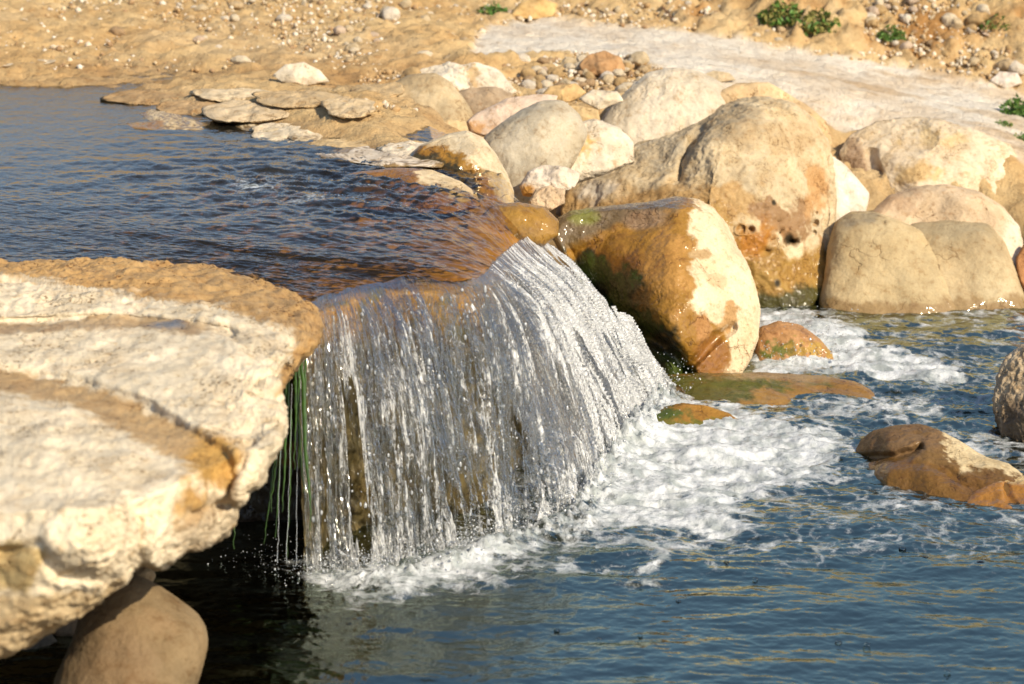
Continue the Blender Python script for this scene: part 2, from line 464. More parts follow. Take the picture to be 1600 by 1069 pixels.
SOLIDS = []
def rock(name, outline, label, cat='rock', base=(.55, .45, .32), foot=None, zfoot=None, depth=None, T=0.75, tilt=0.15,
         k=2.3, sub=6, rough=(0.035, 0.012), ns=2.2, bumps=(), creases=(), paint=(), wet=0.0, mat=None, seed=None,
         center=None, dfun=None, group=None, below=None, backT=None, flat=None, facets=5, water=None, lean=.9, soft=None, chips=0.0, waterline=None, wcol=(.30, .20, .085)):
    """A stone grown from its outline (photo pixels) at its own depth; T is thickness relative to its mean radius."""
    seed = seed if seed is not None else (sum(ord(c) * (i + 1) for i, c in enumerate(label)) % 997)
    o = np.array(outline, float)
    if center is None:
        center = ((o[:, 0].min() + o[:, 0].max()) / 2, (o[:, 1].min() + o[:, 1].max()) / 2)
        center = (0.5 * center[0] + 0.5 * o[:, 0].mean(), 0.5 * center[1] + 0.5 * o[:, 1].mean())
    c0 = np.array(center)
    q = o - c0
    th = np.arctan2(q[:, 1], q[:, 0])
    # dense boundary: intersect rays with the polygon
    NA = 720
    ang = np.linspace(-math.pi, math.pi, NA, endpoint=False)
    rad = np.zeros(NA)
    P0 = q; P1 = np.roll(q, -1, 0)
    for a_, b_ in zip(P0, P1):
        d = b_ - a_
        dx, dy = np.cos(ang), np.sin(ang)
        den = dx * d[1] - dy * d[0]
        with np.errstate(divide='ignore', invalid='ignore'):
            t = (a_[0] * d[1] - a_[1] * d[0]) / den
            s = (a_[0] * dy - a_[1] * dx) / den
        ok = (s >= -1e-6) & (s <= 1 + 1e-6) & (t > 0) & np.isfinite(t)
        rad = np.where(ok & (t > rad), t, rad)
    bad = rad <= 0
    if bad.any(): rad[bad] = np.interp(ang[bad], ang[~bad], rad[~bad])
    r_fine = smooth_closed(rad, soft if soft else (0.05 if mat is M_SMOOTH else 0.015))
    r_mid = smooth_closed(rad, 0.09)
    r_low = smooth_closed(rad, 0.22)
    V, F = ico(sub)
    nx, ny, nz = V[:, 0], -V[:, 1], V[:, 2]                   # px right, py down, nz towards the camera
    r = np.clip(np.hypot(nx, ny), 0, 1)
    a = np.arctan2(ny, nx)
    ap = np.append(ang, math.pi)
    def sample(rr): return np.interp(a, ap, np.append(rr, rr[0]))
    b = sample(r_fine) * sstep(0.7, 1, r) + sample(r_mid) * (1 - sstep(0.7, 1, r))
    b = b * sstep(0.3, 0.8, r) + sample(r_low) * (1 - sstep(0.3, 0.8, r))
    px = c0[0] + r * b * np.cos(a); py = c0[1] + r * b * np.sin(a)
    area = 0.5 * np.mean(rad ** 2) * 2 * math.pi
    mr = math.sqrt(area / math.pi)
    prof = (1 - r ** k) ** (1 / k)
    fr_ = np.random.default_rng(seed + 500)
    if flat is None and dfun is None and mat is not M_SMOOTH:
        pf = prof * sstep(-.05, .25, nz)
        for _k in range(facets):
            hh = fr_.uniform(.70, .88); th_ = fr_.uniform(0, 6.28); la_ = (hh - .03) * fr_.uniform(.45, 1.0)
            d_ = np.array([math.cos(th_) * la_, math.sin(th_) * la_, math.sqrt(1 - la_ ** 2)])
            lim = (hh - r * np.cos(a) * d_[0] - r * np.sin(a) * d_[1]) / d_[2]
            df_ = prof - lim
            prof = np.where(nz > 0, prof - 0.5 * (df_ + np.sqrt(df_ ** 2 + .0012)), prof)
        prof = np.maximum(prof, 0)
        prof = np.where(nz > 0, np.where(r > .97, prof * 1.0, prof), prof)
    fy = foot if foot is not None else o[:, 1].max()
    if water is not None:
        wl_ = np.array(water, float)
        def dfun(X_, Y_):
            yb_ = np.interp(X_, wl_[:, 0], wl_[:, 1]); cw_ = cz(X_, yb_, 0.0)
            return cw_ + lean * np.maximum(yb_ - Y_, 0) / KPX * cw_
    if flat is not None:
        dfun = lambda X_, Y_: cz(X_, np.maximum(Y_, o[:, 1].min()), flat)
    if dfun is not None:
        Dm = float(np.mean(dfun(px, py))); Tm = T * mr * Dm / KPX
        base_c = dfun(px, py) + Tm
    else:
        if depth is not None: Df = depth
        elif zfoot is not None: Df = float(cz(c0[0], fy, zfoot))
        else: Df = float(tdepth(c0[0], fy)[0])
        Tm = T * mr * Df / KPX
        D0 = Df + (Tm * 0.75 if depth is None else 0)
        base_c = D0 - (py - c0[1]) * Df / KPX * tilt * 3
    Tb = Tm if backT is None else backT
    c = base_c - np.where(nz > 0, Tm, -Tb) * np.sign(nz) * np.sign(nz) * prof * 1.0
    c = np.where(nz > 0, base_c - Tm * prof, base_c + Tb * prof)
    wgt = np.clip(nz * 2, 0, 1)
    for (bx, by, rx, ry, dc) in bumps:
        c = c + dc * np.exp(-((px - bx) / rx) ** 2 - ((py - by) / ry) ** 2) * wgt
    for (pl, wd, dc) in creases:
        sd = seg_dist(px + 8 * pn(np.stack([px, py, 0 * px], -1) * 0.03, seed), py, pl)
        c = c + dc * np.exp(-(sd / wd) ** 2) * wgt
    P = at(px, py, c)
    # normal by finite geometry of the mesh
    def normals(P):
        fn = np.cross(P[F[:, 1]] - P[F[:, 0]], P[F[:, 2]] - P[F[:, 0]])
        vn = np.zeros_like(P)
        for j in range(3): np.add.at(vn, F[:, j], fn)
        return vn / (np.linalg.norm(vn, axis=1)[:, None] + 1e-12)
    N_ = normals(P)
    if np.mean(np.sum(N_ * (P - P.mean(0)), 1)) < 0:
        N_ = -N_; F = F[:, ::-1]
    rm = mr * float(np.mean(c)) / KPX
    f = ns / max(rm, 0.02)
    d1 = fbm(P * f * 0.5, 3, seed) ; d2 = fbm(P * f * 2.2, 4, seed + 3, 0.6, ridged=True)
    d3 = fbm(P * f * 9, 2, seed + 9)
    edge = 0.35 + 0.65 * (1 - r ** 4)
    P = P + N_ * ((d1 * rough[0] * 2.0 * edge + d2 * rough[1] + d3 * rough[1] * 0.35) * rm)[:, None]
    if chips:
        q1 = fbm(P * 9, 3, seed + 60, .6) * 3.0; q2 = fbm(P * 26, 2, seed + 61, .6) * 2.5
        ter = lambda q: np.floor(q) + sstep(.35, .65, q - np.floor(q))
        em = 0.35 + 0.65 * sstep(.55, .9, r)
        P = P + N_ * ((ter(q1) / 3.0 * chips + ter(q2) / 2.5 * chips * .3) * em)[:, None]
    # colour of the stone: stains, algae, wet parts, some painted shade
    col = np.tile(np.array(base, float), (len(P), 1)); wt = np.full(len(P), float(wet))
    wn_ = fbm(P * f * 1.6, 5, seed + 20, 0.62)
    col *= (1 + 0.22 * fbm(P * f * 0.7, 3, seed + 31))[:, None]
    for pt in paint:
        shp, pc, soft, warp = pt[0], pt[1], pt[2], pt[3]
        wv = pt[4] if len(pt) > 4 else None
        stg = pt[5] if len(pt) > 5 else 1.0
        sd = poly_sd(px, py, shp) if len(shp) > 2 and not isinstance(shp[0], (int, float)) else None
        if sd is None:                                        # ellipse
            ex, ey, rx, ry = shp
            sd = (1 - np.hypot((px - ex) / rx, (py - ey) / ry)) * min(rx, ry)
        m = sstep(-soft, soft, sd + warp * wn_) * stg
        m = np.where(nz > -0.35, m, 0)
        col = col * (1 - m)[:, None] + np.array(pc) * m[:, None]
        if wv is not None: wt = wt * (1 - m) + wv * m
    if waterline is not None:
        zl, hgt = waterline
        m = 1 - sstep(zl + hgt * 0.6, zl + hgt * 1.3, P[:, 2] + 0.03 * wn_)
        col = col * (1 - m)[:, None] + np.array(wcol) * m[:, None]; wt = np.maximum(wt, m * 0.9)
    loc = np.array([P[:, 0].mean(), P[:, 1].mean(), P[:, 2].min()])
    ob = mesh_from(name, P, F, mat or M_ROCK, True, {'Wet': wt}, {'Col': np.clip(col, 0.004, 0.92)}, loc)
    tag(ob, label, cat, group, 'thing')
    SOLIDS.append((P, F))
    return ob

# ------------------------------------------------------------------ the ground
xs = np.concatenate([np.linspace(-40, -7, 60)[:-1], np.linspace(-7, 7, 520), np.linspace(7, 40, 60)[1:]])
ys = np.concatenate([np.linspace(1, 9.5, 60)[:-1], np.linspace(9.5, 17.5, 420), np.linspace(17.5, 45, 90)[1:]])
gx, gy = np.meshgrid(xs, ys, indexing='ij')
G = np.stack([gx.ravel(), gy.ravel()], -1)
gz = tz(G[:, 0], G[:, 1])
gp = np.stack([G[:, 0], G[:, 1], gz], -1)
gpx, gpy, _ = topx(gp)
APRON = [(735, 100), (742, 60), (770, 38), (840, 30), (960, 38), (1080, 50), (1160, 60), (1240, 78), (1320, 92), (1400, 102), (1480, 112), (1560, 135), (1640, 150),
         (1700, 230), (1600, 260), (1500, 222), (1400, 190), (1320, 212), (1240, 190), (1130, 170), (1080, 130), (1000, 92), (880, 82), (800, 92)]
apsd = poly_sd(gpx, gpy, APRON)
apm = sstep(-3, 6, apsd + 3 * fbm(gp * 3, 3, 5))
apm = np.where(gy.ravel() < 17, apm, 0)
bump_ = (0.05 * fbm(gp * 1.2, 3, 11) + 0.045 * fbm(gp * 4.5, 4, 12, 0.6, ridged=True) + 0.02 * fbm(gp * 14, 2, 13))
emb = sstep(0, 30, -apsd) * ((gpy < 120) & (gpx > 1000)) + 0.0
bump_ = bump_ * (1 + 0.7 * emb * sstep(0, 0.25, gz - tz(G[:, 0], G[:, 1]) + .25))
gullies = fbm(np.stack([gp[:, 0] * 3.2, gp[:, 1] * 0.8, gp[:, 2] * 1.0], -1), 3, 44, 0.55, ridged=True)
bump_ = bump_ * (1 - 0.75 * apm) * (0.65 + 0.35 * sstep(350, 900, gpx)) + emb * 0.045 * gullies
gz2 = gz + bump_ * sstep(9.5, 12.5, gy.ravel()) + 0.0
gcol = np.tile(np.array([.60, .425, .215]), (len(gz), 1))
m2 = sstep(-.2, .5, fbm(gp * 0.9, 4, 77))[:, None]
gcol = gcol * (1 - .35 * m2) + np.array([.64, .52, .34]) * .35 * m2
red = (emb * sstep(-.1, .5, fbm(gp * 2.0, 3, 78)))[:, None]
gcol = gcol * (1 - .8 * red) + np.array([.46, .25, .09]) * .8 * red
# bare rock apron, worn pale, with sandy pans lying on it
pan = sstep(0.15, 0.45, fbm(np.stack([gp[:, 0] * 1.3, gp[:, 1] * 2.6, gp[:, 2]], -1), 3, 79))
pan = pan * sstep(1100, 1300, gpx)
acol = np.array([.75, .68, .575]) * (1 - .5 * pan[:, None]) + np.array([.52, .36, .19]) * .5 * pan[:, None]
gcol = gcol * (1 - apm[:, None]) + acol * apm[:, None]
# damp brown fringe along the upper pool's far shore
damp = sstep(0.07, 0.0, gz2 - 0.97) * (gpx < 760) * sstep(900, 600, gpx)
damp = damp * (0.6 + 0.5 * fbm(gp * np.array([.8, 3, 1]), 3, 80))
dm = np.clip(damp, 0, 1)[:, None]
gcol = gcol * (1 - .75 * dm) + np.array([.36, .22, .10]) * .75 * dm
low = sstep(0.5, 0.1, gz2)[:, None]
gcol = gcol * (1 - low) + np.array([.10, .065, .03]) * low
ground = mesh_from('ground', np.stack([gp[:, 0], gp[:, 1], gz2], -1), grid_faces(len(xs), len(ys)), M_SAND, True,
                   {'Wet': np.clip(damp * .6, 0, 1)}, {'Col': np.clip(gcol, 0, 1)})
tag(ground, kind='structure')
SOLIDS.append((np.stack([gp[:, 0], gp[:, 1], gz2], -1), grid_faces(len(xs), len(ys))))

# ------------------------------------------------------------------ the river: one (s, t) flow grid, cut at the lip
LIP = [(0, 462, 482, .93), (.12, 505, 464, .925), (.28, 560, 446, .92), (.45, 622, 434, .915), (.6, 690, 440, .90), (.7, 745, 440, .885),
       (.76, 765, 418, .87), (.85, 788, 393, .82), (.93, 808, 378, .77), (1, 832, 366, .73)]
BASE = [(0, 479, 895), (.12, 556, 885), (.28, 690, 862), (.45, 790, 832), (.6, 890, 795), (.7, 928, 745), (.76, 945, 705), (.85, 985, 655), (.93, 1008, 630), (1, 1036, 612)]
NS = 640
s_ = np.linspace(0, 1, NS)
def gsm(v, sig=16):
    k = np.exp(-0.5 * (np.arange(-3 * sig, 3 * sig + 1) / sig) ** 2); k /= k.sum()
    e = np.concatenate([2 * v[0] - v[3 * sig:0:-1], v, 2 * v[-1] - v[-2:-3 * sig - 2:-1]])
    return np.convolve(e, k, 'valid')
L = np.array(LIP); B = np.array(BASE)
lip_w = atz(L[:, 1], L[:, 2], L[:, 3]); bas_w = atz(B[:, 1], B[:, 2], 0.0)
lip = np.stack([gsm(np.interp(s_, L[:, 0], lip_w[:, j]), 14) for j in range(3)], -1)
bas = np.stack([gsm(np.interp(s_, B[:, 0], bas_w[:, j]), 22) for j in range(3)], -1)
WID = np.concatenate([[0], np.cumsum(np.hypot(*np.diff(lip[:, :2], axis=0).T))])
# upstream boundary
ups = np.stack([np.full(NS, -6.5), 8.2 + s_ ** 1.3 * 14.0, np.full(NS, 0.97)], -1)
NU = 620
tt = np.linspace(0, 1, NU) ** 1.55
LX, LY, LZ = lip[:, 0][:, None], lip[:, 1][:, None], lip[:, 2][:, None]
hd = bas[:, :2] - lip[:, :2]
hdl = np.hypot(hd[:, 0], hd[:, 1]); hdir = hd / hdl[:, None]
hdir = np.stack([gsm(hdir[:, 0], 30), gsm(hdir[:, 1], 30)], -1); hdir /= np.hypot(hdir[:, 0], hdir[:, 1])[:, None]
ud = ups[:, :2] - lip[:, :2]; udl = np.hypot(ud[:, 0], ud[:, 1])[:, None]
# cubic Hermite from the lip (tangent = -fall direction) to the upstream edge
T = tt[None, :]
h00 = 2 * T ** 3 - 3 * T ** 2 + 1; h10 = T ** 3 - 2 * T ** 2 + T; h01 = -2 * T ** 3 + 3 * T ** 2; h11 = T ** 3 - T ** 2
tan0 = np.stack([-hdir[:, 0] * 0.3 - 0.7 + 0.45 * s_ ** 4, -hdir[:, 1] * 0.30 + 0.05 + 1.9 * s_ ** 4], -1)
tan0 /= np.hypot(tan0[:, 0], tan0[:, 1])[:, None]
m0 = tan0 * udl * 0.9; m1 = ud * 0.8
UX = h00 * LX + h10 * m0[:, 0][:, None] + h01 * ups[:, 0][:, None] + h11 * m1[:, 0][:, None]
UY = h00 * LY + h10 * m0[:, 1][:, None] + h01 * ups[:, 1][:, None] + h11 * m1[:, 1][:, None]
dist = np.hypot(np.diff(UX, axis=1), np.diff(UY, axis=1)); dist = np.concatenate([np.zeros((NS, 1)), np.cumsum(dist, 1)], 1)
ZU = 0.965 + 0 * UX
fallz = ZU - (ZU - LZ - 0.0) * np.exp(-(dist / 0.34) ** 1.0)
# the bed dips and rises: riffles where the water bulges over hidden stones
Pw = np.stack([UX, UY, 0 * UX], -1)
fl = np.stack([WID[:, None] * 9 + 0 * UX, dist * 2.6, 0 * UX], -1)          # along-flow coordinates
near = np.exp(-(dist / 1.3) ** 1.5)
rapid_px, rapid_py, _ = topx(np.stack([UX, UY, fallz], -1).reshape(-1, 3))
rapid = np.exp(-(((rapid_px - 560) / 330) ** 2 + ((rapid_py - 285) / 55) ** 2)).reshape(UX.shape)
calm = sstep(215, 150, rapid_py).reshape(UX.shape)
act = 0.15 + 0.85 * rapid + 0.30 * near
waves = (0.0075 * act * fbm(Pw * np.array([4.2, 6.0, 1]), 2, 3) * 1.6
         + 0.0060 * act * fbm(Pw * np.array([9.5, 14, 1]), 2, 5, 0.6, ridged=True)
         + 0.0026 * (0.45 + act) * fbm(Pw * np.array([26, 34, 1]), 3, 8, 0.6)
         + 0.012 * near * fbm(fl * np.array([.9, 1.0, 1]), 3, 21, 0.55)
         + 0.012 * rapid * fbm(Pw * np.array([3.0, 5.0, 1]), 3, 23, 0.55, ridged=True)) * (1 - 0.85 * calm)
UZ = fallz + waves
up = np.stack([UX, UY, UZ], -1)
foam_u = np.clip(np.exp(-(((rapid_px - 400) / 45) ** 2 + ((rapid_py - 293) / 9) ** 2)) * .55
                 + np.exp(-(((rapid_px - 470) / 60) ** 2 + ((rapid_py - 310) / 9) ** 2)) * .4, 0, 1)
murk_u = np.clip(0.03 + 0.20 * (1 - near) * (1 - .85 * calm), 0, 1).reshape(-1)
river = mesh_from('river_water', up.reshape(-1, 3), grid_faces(NS, NU), M_UP, True, {'Foam': foam_u, 'Murk': murk_u})
tag(river, kind='structure')

# bed under the upper river: amber stones and algae, drawn in along the lip, then the drowned rock face behind the fall
bedz = fallz - (0.02 + 0.16 * (1 - np.exp(-(dist / 0.9) ** 1.2))) + 0.03 * fbm(Pw * 5, 4, 33, 0.6) * (0.25 + (1 - near)) - 0.03
bump2 = 0.055 * sstep(.1, .8, fbm(Pw * np.array([2.3, 3.2, 1]), 2, 35)) * (1 - 0.6 * near)
bedz = bedz + bump2
NW = 160
tf = np.linspace(0, 1, NW)[1:]
# wall: starts at the lip bed and drops steeply behind the water
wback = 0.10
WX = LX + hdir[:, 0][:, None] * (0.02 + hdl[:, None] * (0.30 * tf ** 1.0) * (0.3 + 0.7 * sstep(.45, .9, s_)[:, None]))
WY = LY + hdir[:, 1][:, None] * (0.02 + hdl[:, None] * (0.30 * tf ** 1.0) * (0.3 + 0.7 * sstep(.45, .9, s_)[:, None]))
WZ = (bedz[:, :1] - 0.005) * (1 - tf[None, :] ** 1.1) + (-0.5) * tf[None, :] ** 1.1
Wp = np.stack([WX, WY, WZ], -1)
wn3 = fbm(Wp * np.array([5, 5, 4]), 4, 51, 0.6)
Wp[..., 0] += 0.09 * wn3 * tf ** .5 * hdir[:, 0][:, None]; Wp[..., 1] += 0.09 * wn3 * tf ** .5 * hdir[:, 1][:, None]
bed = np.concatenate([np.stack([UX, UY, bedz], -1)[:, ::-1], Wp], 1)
bc = np.tile(np.array([.27, .145, .042]), (bed.shape[0] * bed.shape[1], 1))
bf = bed.reshape(-1, 3)
n_a = fbm(bf * np.array([5, 7, 5]), 4, 61)[:, None]; n_b = fbm(bf * 12, 3, 63)[:, None]
bc = bc * (1 - sstep(-.1, .5, n_a) * .7) + np.array([.46, .25, .055]) * sstep(-.1, .5, n_a) * .7
bc = bc * (1 - sstep(.1, .6, n_b) * .6) + np.array([.07, .042, .018]) * sstep(.1, .6, n_b) * .6
colidx = np.tile(np.arange(NU + NW - 1), NS); tdist = np.where(colidx < NU, dist[:, ::-1].repeat(1, 1)[:, np.minimum(np.arange(NU + NW - 1), NU - 1)].reshape(-1), 0)
lipm = np.exp(-(tdist / 0.22) ** 2) * (colidx < NU + 16)
lipm = (lipm * (0.65 + 0.6 * fbm(bf * 9, 2, 66)))[:, None].clip(0, 1)
bc = bc * (1 - lipm) + np.array([.50, .26, .035]) * lipm
grn = ((colidx > NU - 18) & (colidx < NU + 30)) * sstep(0.0, .5, fbm(bf * 7, 3, 67))
bc = bc * (1 - .6 * grn[:, None]) + np.array([.09, .12, .012]) * .6 * grn[:, None]
clm = np.concatenate([calm[:, ::-1], np.zeros((NS, NW - 1))], 1).reshape(-1, 1)
bc = bc * (1 - .9 * clm) + np.array([.50, .37, .20]) * .9 * clm
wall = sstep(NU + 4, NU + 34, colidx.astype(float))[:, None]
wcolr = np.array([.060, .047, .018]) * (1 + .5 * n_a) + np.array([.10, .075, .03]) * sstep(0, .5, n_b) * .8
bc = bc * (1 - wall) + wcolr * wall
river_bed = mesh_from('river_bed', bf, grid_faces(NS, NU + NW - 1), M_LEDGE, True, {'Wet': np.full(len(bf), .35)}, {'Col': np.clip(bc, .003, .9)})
tag(river_bed, kind='structure')
SOLIDS.append((bf, grid_faces(NS, NU + NW - 1)))

# ------------------------------------------------------------------ the waterfall: sheets of water, each a streamline surface
NF = 560
def fall_sheet(off, seed, aer, gap, name, amp=1.0, s0=0.0, s1=1.0):
    tv = np.linspace(0, 1.06, NF)[None, :]
    pw = 1.75 - 0.68 * sstep(.55, .95, s_)[:, None]
    X = LX + (bas[:, 0][:, None] - LX) * tv
    Y = LY + (bas[:, 1][:, None] - LY) * tv
    Z = LZ * (1 - (np.abs(tv) ** pw) * 0.80 - 0.20 * tv) - 0.001 + waves[:, :1] * np.exp(-tv / 0.12)
    arc = np.sqrt((hdl[:, None] * tv) ** 2 + (LZ - Z) ** 2)
    wd = (WID[:, None] + 0.55 * tv * s_[:, None])
    nrm = np.stack([hdir[:, 0][:, None] + 0 * tv, hdir[:, 1][:, None] + 0 * tv, 0.35 + 0 * tv + 0 * X], -1)
    p1 = np.stack([wd * 9, arc * 0.9, 0 * X + seed], -1)
    p2 = np.stack([wd * 27, arc * 2.2, 0 * X + seed], -1)
    p3 = np.stack([wd * 60, arc * 13, 0 * X + seed], -1)
    r1 = fbm(p1, 2, seed); r2 = fbm(p2, 3, seed + 1, .6, ridged=True); r3 = fbm(p3, 3, seed + 2, .65)
    grow = sstep(0, 0.35, tv)
    d = off * (0.25 + grow) + amp * (0.034 * r1 * grow + 0.013 * r2 * (0.30 + grow) + 0.0022 * r3 * (0.02 + grow + sstep(.6, 1, tv)))
    P = np.stack([X, Y, Z], -1) + nrm * d[..., None]
    right = sstep(.60, .85, s_)[:, None]
    topw = sstep(.20, 0.02, tv)
    A = aer - 0.30 + 0.22 * sstep(.2, .9, tv) + 0.40 * right * (1 - .3 * topw) + 0.45 * sstep(.84, 1.0, tv) - 0.85 * topw * (1 - right * .75)
    A = A + 0.95 * r1 + 0.55 * r2 + 0.28 * right + 0.22 * sstep(.42, .62, s_)[:, None] * sstep(.2, .6, tv)
    blue = np.exp(-((s_ - .16) / .03) ** 2) + np.exp(-((s_ - .74) / .03) ** 2) * .8
    A = A + 0.25 * blue[:, None] * (1 - topw)
    E = 0.35 + 0.65 * sstep(.0, .25, tv) + 0 * X
    g = gap + 0.30 * sstep(.15, .9, tv) * (1 - right) - 0.30 * right - 0.9 * sstep(.12, .0, tv) + 0 * X - 0.35 * r2 + 0.22 * fbm(p1 * np.array([1.3, .6, 1]), 2, seed + 9)
    for gs, gw, g0, ga in ((.135, .022, .35, .9), (.335, .020, .70, .9), (.40, .03, .74, .8), (.24, .012, .45, .5), (.56, .014, .55, .5), (.05, .012, .6, .5)):
        g = g + ga * np.exp(-((s_ - gs) / gw) ** 2)[:, None] * sstep(g0, g0 + .2, tv)
    g = g - .15 * sstep(.95, 1.0, tv)
    o = mesh_from(name, P.reshape(-1, 3), grid_faces(NS, NF), M_FALL, True, {'Aer': A, 'Gap': g, 'Rough': E})
    uvl = o.data.uv_layers.new(name='flow')
    uv = np.stack([wd + seed * .37, arc + seed * .11], -1).reshape(-1, 2)
    li = np.empty(len(o.data.loops), np.int32); o.data.loops.foreach_get('vertex_index', li)
    uvl.data.foreach_set('uv', uv[li].astype(np.float32).ravel())
    return o, P
fall, FP = fall_sheet(0.0, 3, 0.02, 0.02, 'waterfall')
tag(fall, 'glittering curtain of water falling over the brown rock lip into the foaming pool', 'waterfall')
inner, _ = fall_sheet(-0.07, 14, -0.30, 0.42, 'inner_water_sheet', 1.2)
inner.parent = fall
outer, _ = fall_sheet(0.045, 25, 0.30, 0.80, 'outer_water_strands', 1.3)
outer.parent = fall

# ------------------------------------------------------------------ rocks
WARM = (.60, .47, .30); PALE = (.70, .61, .47); TAN = (.50, .39, .24); GREY = (.42, .38, .30)
AMBER = (.31, .158, .020); DAMB = (.20, .085, .015); GOLD = (.50, .29, .05); GREEN = (.050, .075, .008); DARK = (.030, .022, .010)

# near ledge on the left: a nearly level top that ends in a broken front
def ledge_z(px, py):
    z = 1.045 - 0.07 * sstep(420, 800, py)
    g2 = [(-260, 590), (0, 597), (120, 612), (210, 642), (290, 688), (345, 725), (380, 770)]
    g1 = [(-260, 505), (0, 508), (170, 500), (300, 512), (360, 522)]
    z = z - 0.027 * np.exp(-(seg_dist(px, py, g2) / 24) ** 4) - 0.017 * np.exp(-(seg_dist(px, py, g1) / 11) ** 4)
    rim = poly_sd(px, py, [(-300, 400), (600, 400), (600, 620), (455, 620), (452, 535), (420, 505), (300, 478), (120, 452), (0, 430), (-300, 432)])
    z = z - 0.048 * sstep(-3, 4, rim)
    z = z + 0.012 * np.sin(px * 0.012 + 1) * np.sin(py * 0.02)
    return z
def ledge_d(px, py):
    brow = 800 - 0.00035 * (px - 60) ** 2 - 60 * sstep(150, 420, px)
    pe = np.minimum(py, brow)
    c = cz(px, pe, ledge_z(px, pe))
    over = np.maximum(py - brow, 0)
    yb = c * (CP + (534.5 - pe) / KPX * SP) - 0.05 * sstep(0, 60, over)                # horizontal distance of the brow
    return np.where(over > 0, yb / (CP + (534.5 - py) / KPX * SP), c)
rock('rock_ledge',
     [(-260,425),(-100,412),(0,410),(90,409),(175,404),(290,408),(330,420),(400,435),(450,458),(490,480),(506,510),(498,535),(480,555),(460,572),(447,598),(437,610),(444,635),(446,665),(432,705),(415,730),(405,762),(385,766),(384,785),(364,790),(368,802),(352,835),(330,852),(290,862),(262,880),(248,892),(235,880),(205,885),(195,905),(140,945),(60,995),(0,1030),(-80,1060),(-260,1080)],
     'broad cream limestone ledge with brown bands jutting from the left edge over the pool', 'rock ledge',
     base=(.73, .635, .475), center=(90, 690), dfun=ledge_d, T=0.34, backT=0.9, k=5.0, sub=8, chips=.016, rough=(0.009, 0.0055), ns=6, mat=M_LEDGE, seed=5,
     bumps=[(395, 560, 55, 40, -.05), (120, 840, 90, 60, -.07), (400, 690, 50, 40, .05), (250, 800, 60, 40, .06)],
     creases=[([(205, 790), (215, 860), (225, 885)], 14, .05), ([(0, 865), (60, 850), (90, 900), (160, 905)], 9, .03), ([(390, 690), (370, 740), (345, 790), (330, 850)], 8, .04), ([(300, 800), (330, 790), (370, 790)], 6, .06), ([(455, 560), (430, 590), (400, 600)], 8, .06)],
     paint=[
      ([(-300,395),(600,395),(600,640),(440,600),(462,540),(455,520),(400,500),(350,480),(250,470),(150,452),(60,438),(-300,430)], (.47,.30,.13), 7, 9, .12),
      ([(-300,500),(0,502),(100,506),(165,494),(230,494),(300,505),(345,520),(300,524),(200,512),(60,522),(-300,524)], (.46,.33,.19), 4, 4, .15),
      ((262, 509, 28, 4), (.16,.17,.19), 3, 3, .9),
      ([(-300,575),(0,578),(60,588),(180,612),(240,640),(300,670),(355,690),(378,720),(372,760),(340,770),(310,730),(240,700),(190,672),(130,640),(60,622),(-300,615)], (.45,.31,.16), 7, 10, .1),
      ((335, 720, 46, 42), (.50,.30,.09), 16, 12),
      ((300, 790, 26, 34), (.48,.30,.11), 10, 12),
      ([(-300,850),(60,850),(75,868),(60,905),(40,925),(-300,930)], (.50,.38,.19), 8, 10),
      ([(-300,925),(60,930),(150,925),(230,890),(200,960),(0,1080),(-300,1100)], (.52,.40,.24), 8, 6),
      ([(465,545),(500,520),(510,540),(470,600),(430,620),(445,585)], (.48,.30,.12), 5, 4, .2),
      ([(285,800),(330,765),(380,775),(370,830),(300,870),(280,840)], (.46,.36,.24), 6, 9, 0, .6),
     ])

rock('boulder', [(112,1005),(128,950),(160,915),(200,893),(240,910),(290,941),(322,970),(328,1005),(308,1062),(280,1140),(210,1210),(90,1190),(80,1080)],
     'rounded tan boulder sitting in the shade beneath the overhanging ledge, bottom left', 'boulder', base=(.25,.18,.10), depth=7.4, T=.95, soft=.14, sub=7, mat=M_SMOOTH, rough=(.03,.006),  # base and lower-left patch darkened to stand in for the ledge's shade
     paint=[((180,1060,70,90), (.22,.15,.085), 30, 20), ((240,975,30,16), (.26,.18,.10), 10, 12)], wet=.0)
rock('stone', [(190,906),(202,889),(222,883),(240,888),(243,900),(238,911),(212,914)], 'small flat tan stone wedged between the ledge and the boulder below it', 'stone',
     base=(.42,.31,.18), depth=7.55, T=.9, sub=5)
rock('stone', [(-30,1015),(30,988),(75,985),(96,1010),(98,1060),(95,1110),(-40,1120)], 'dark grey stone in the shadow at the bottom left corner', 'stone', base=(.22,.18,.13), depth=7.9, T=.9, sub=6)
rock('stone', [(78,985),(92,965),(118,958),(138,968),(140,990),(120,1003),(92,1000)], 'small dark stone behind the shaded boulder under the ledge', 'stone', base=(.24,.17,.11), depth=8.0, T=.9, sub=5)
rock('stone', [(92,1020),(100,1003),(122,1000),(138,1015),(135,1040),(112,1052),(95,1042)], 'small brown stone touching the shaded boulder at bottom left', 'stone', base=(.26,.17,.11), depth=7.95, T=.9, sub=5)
# drowned rock wall behind the curtain's left edge, near-black base standing in for shade
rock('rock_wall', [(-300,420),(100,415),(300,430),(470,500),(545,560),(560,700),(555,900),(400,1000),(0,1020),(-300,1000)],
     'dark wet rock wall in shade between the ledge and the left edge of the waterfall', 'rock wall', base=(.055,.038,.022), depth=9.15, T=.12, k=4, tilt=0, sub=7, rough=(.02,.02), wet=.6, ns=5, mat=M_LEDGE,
     paint=[([(430,690),(500,690),(560,690),(560,728),(430,728)], (.26,.11,.02), 5, 6, .8), ((470,620,26,60), (.12,.075,.02), 14, 10, .7), ((545,690,20,90), (.16,.08,.02), 12, 10, .7)])

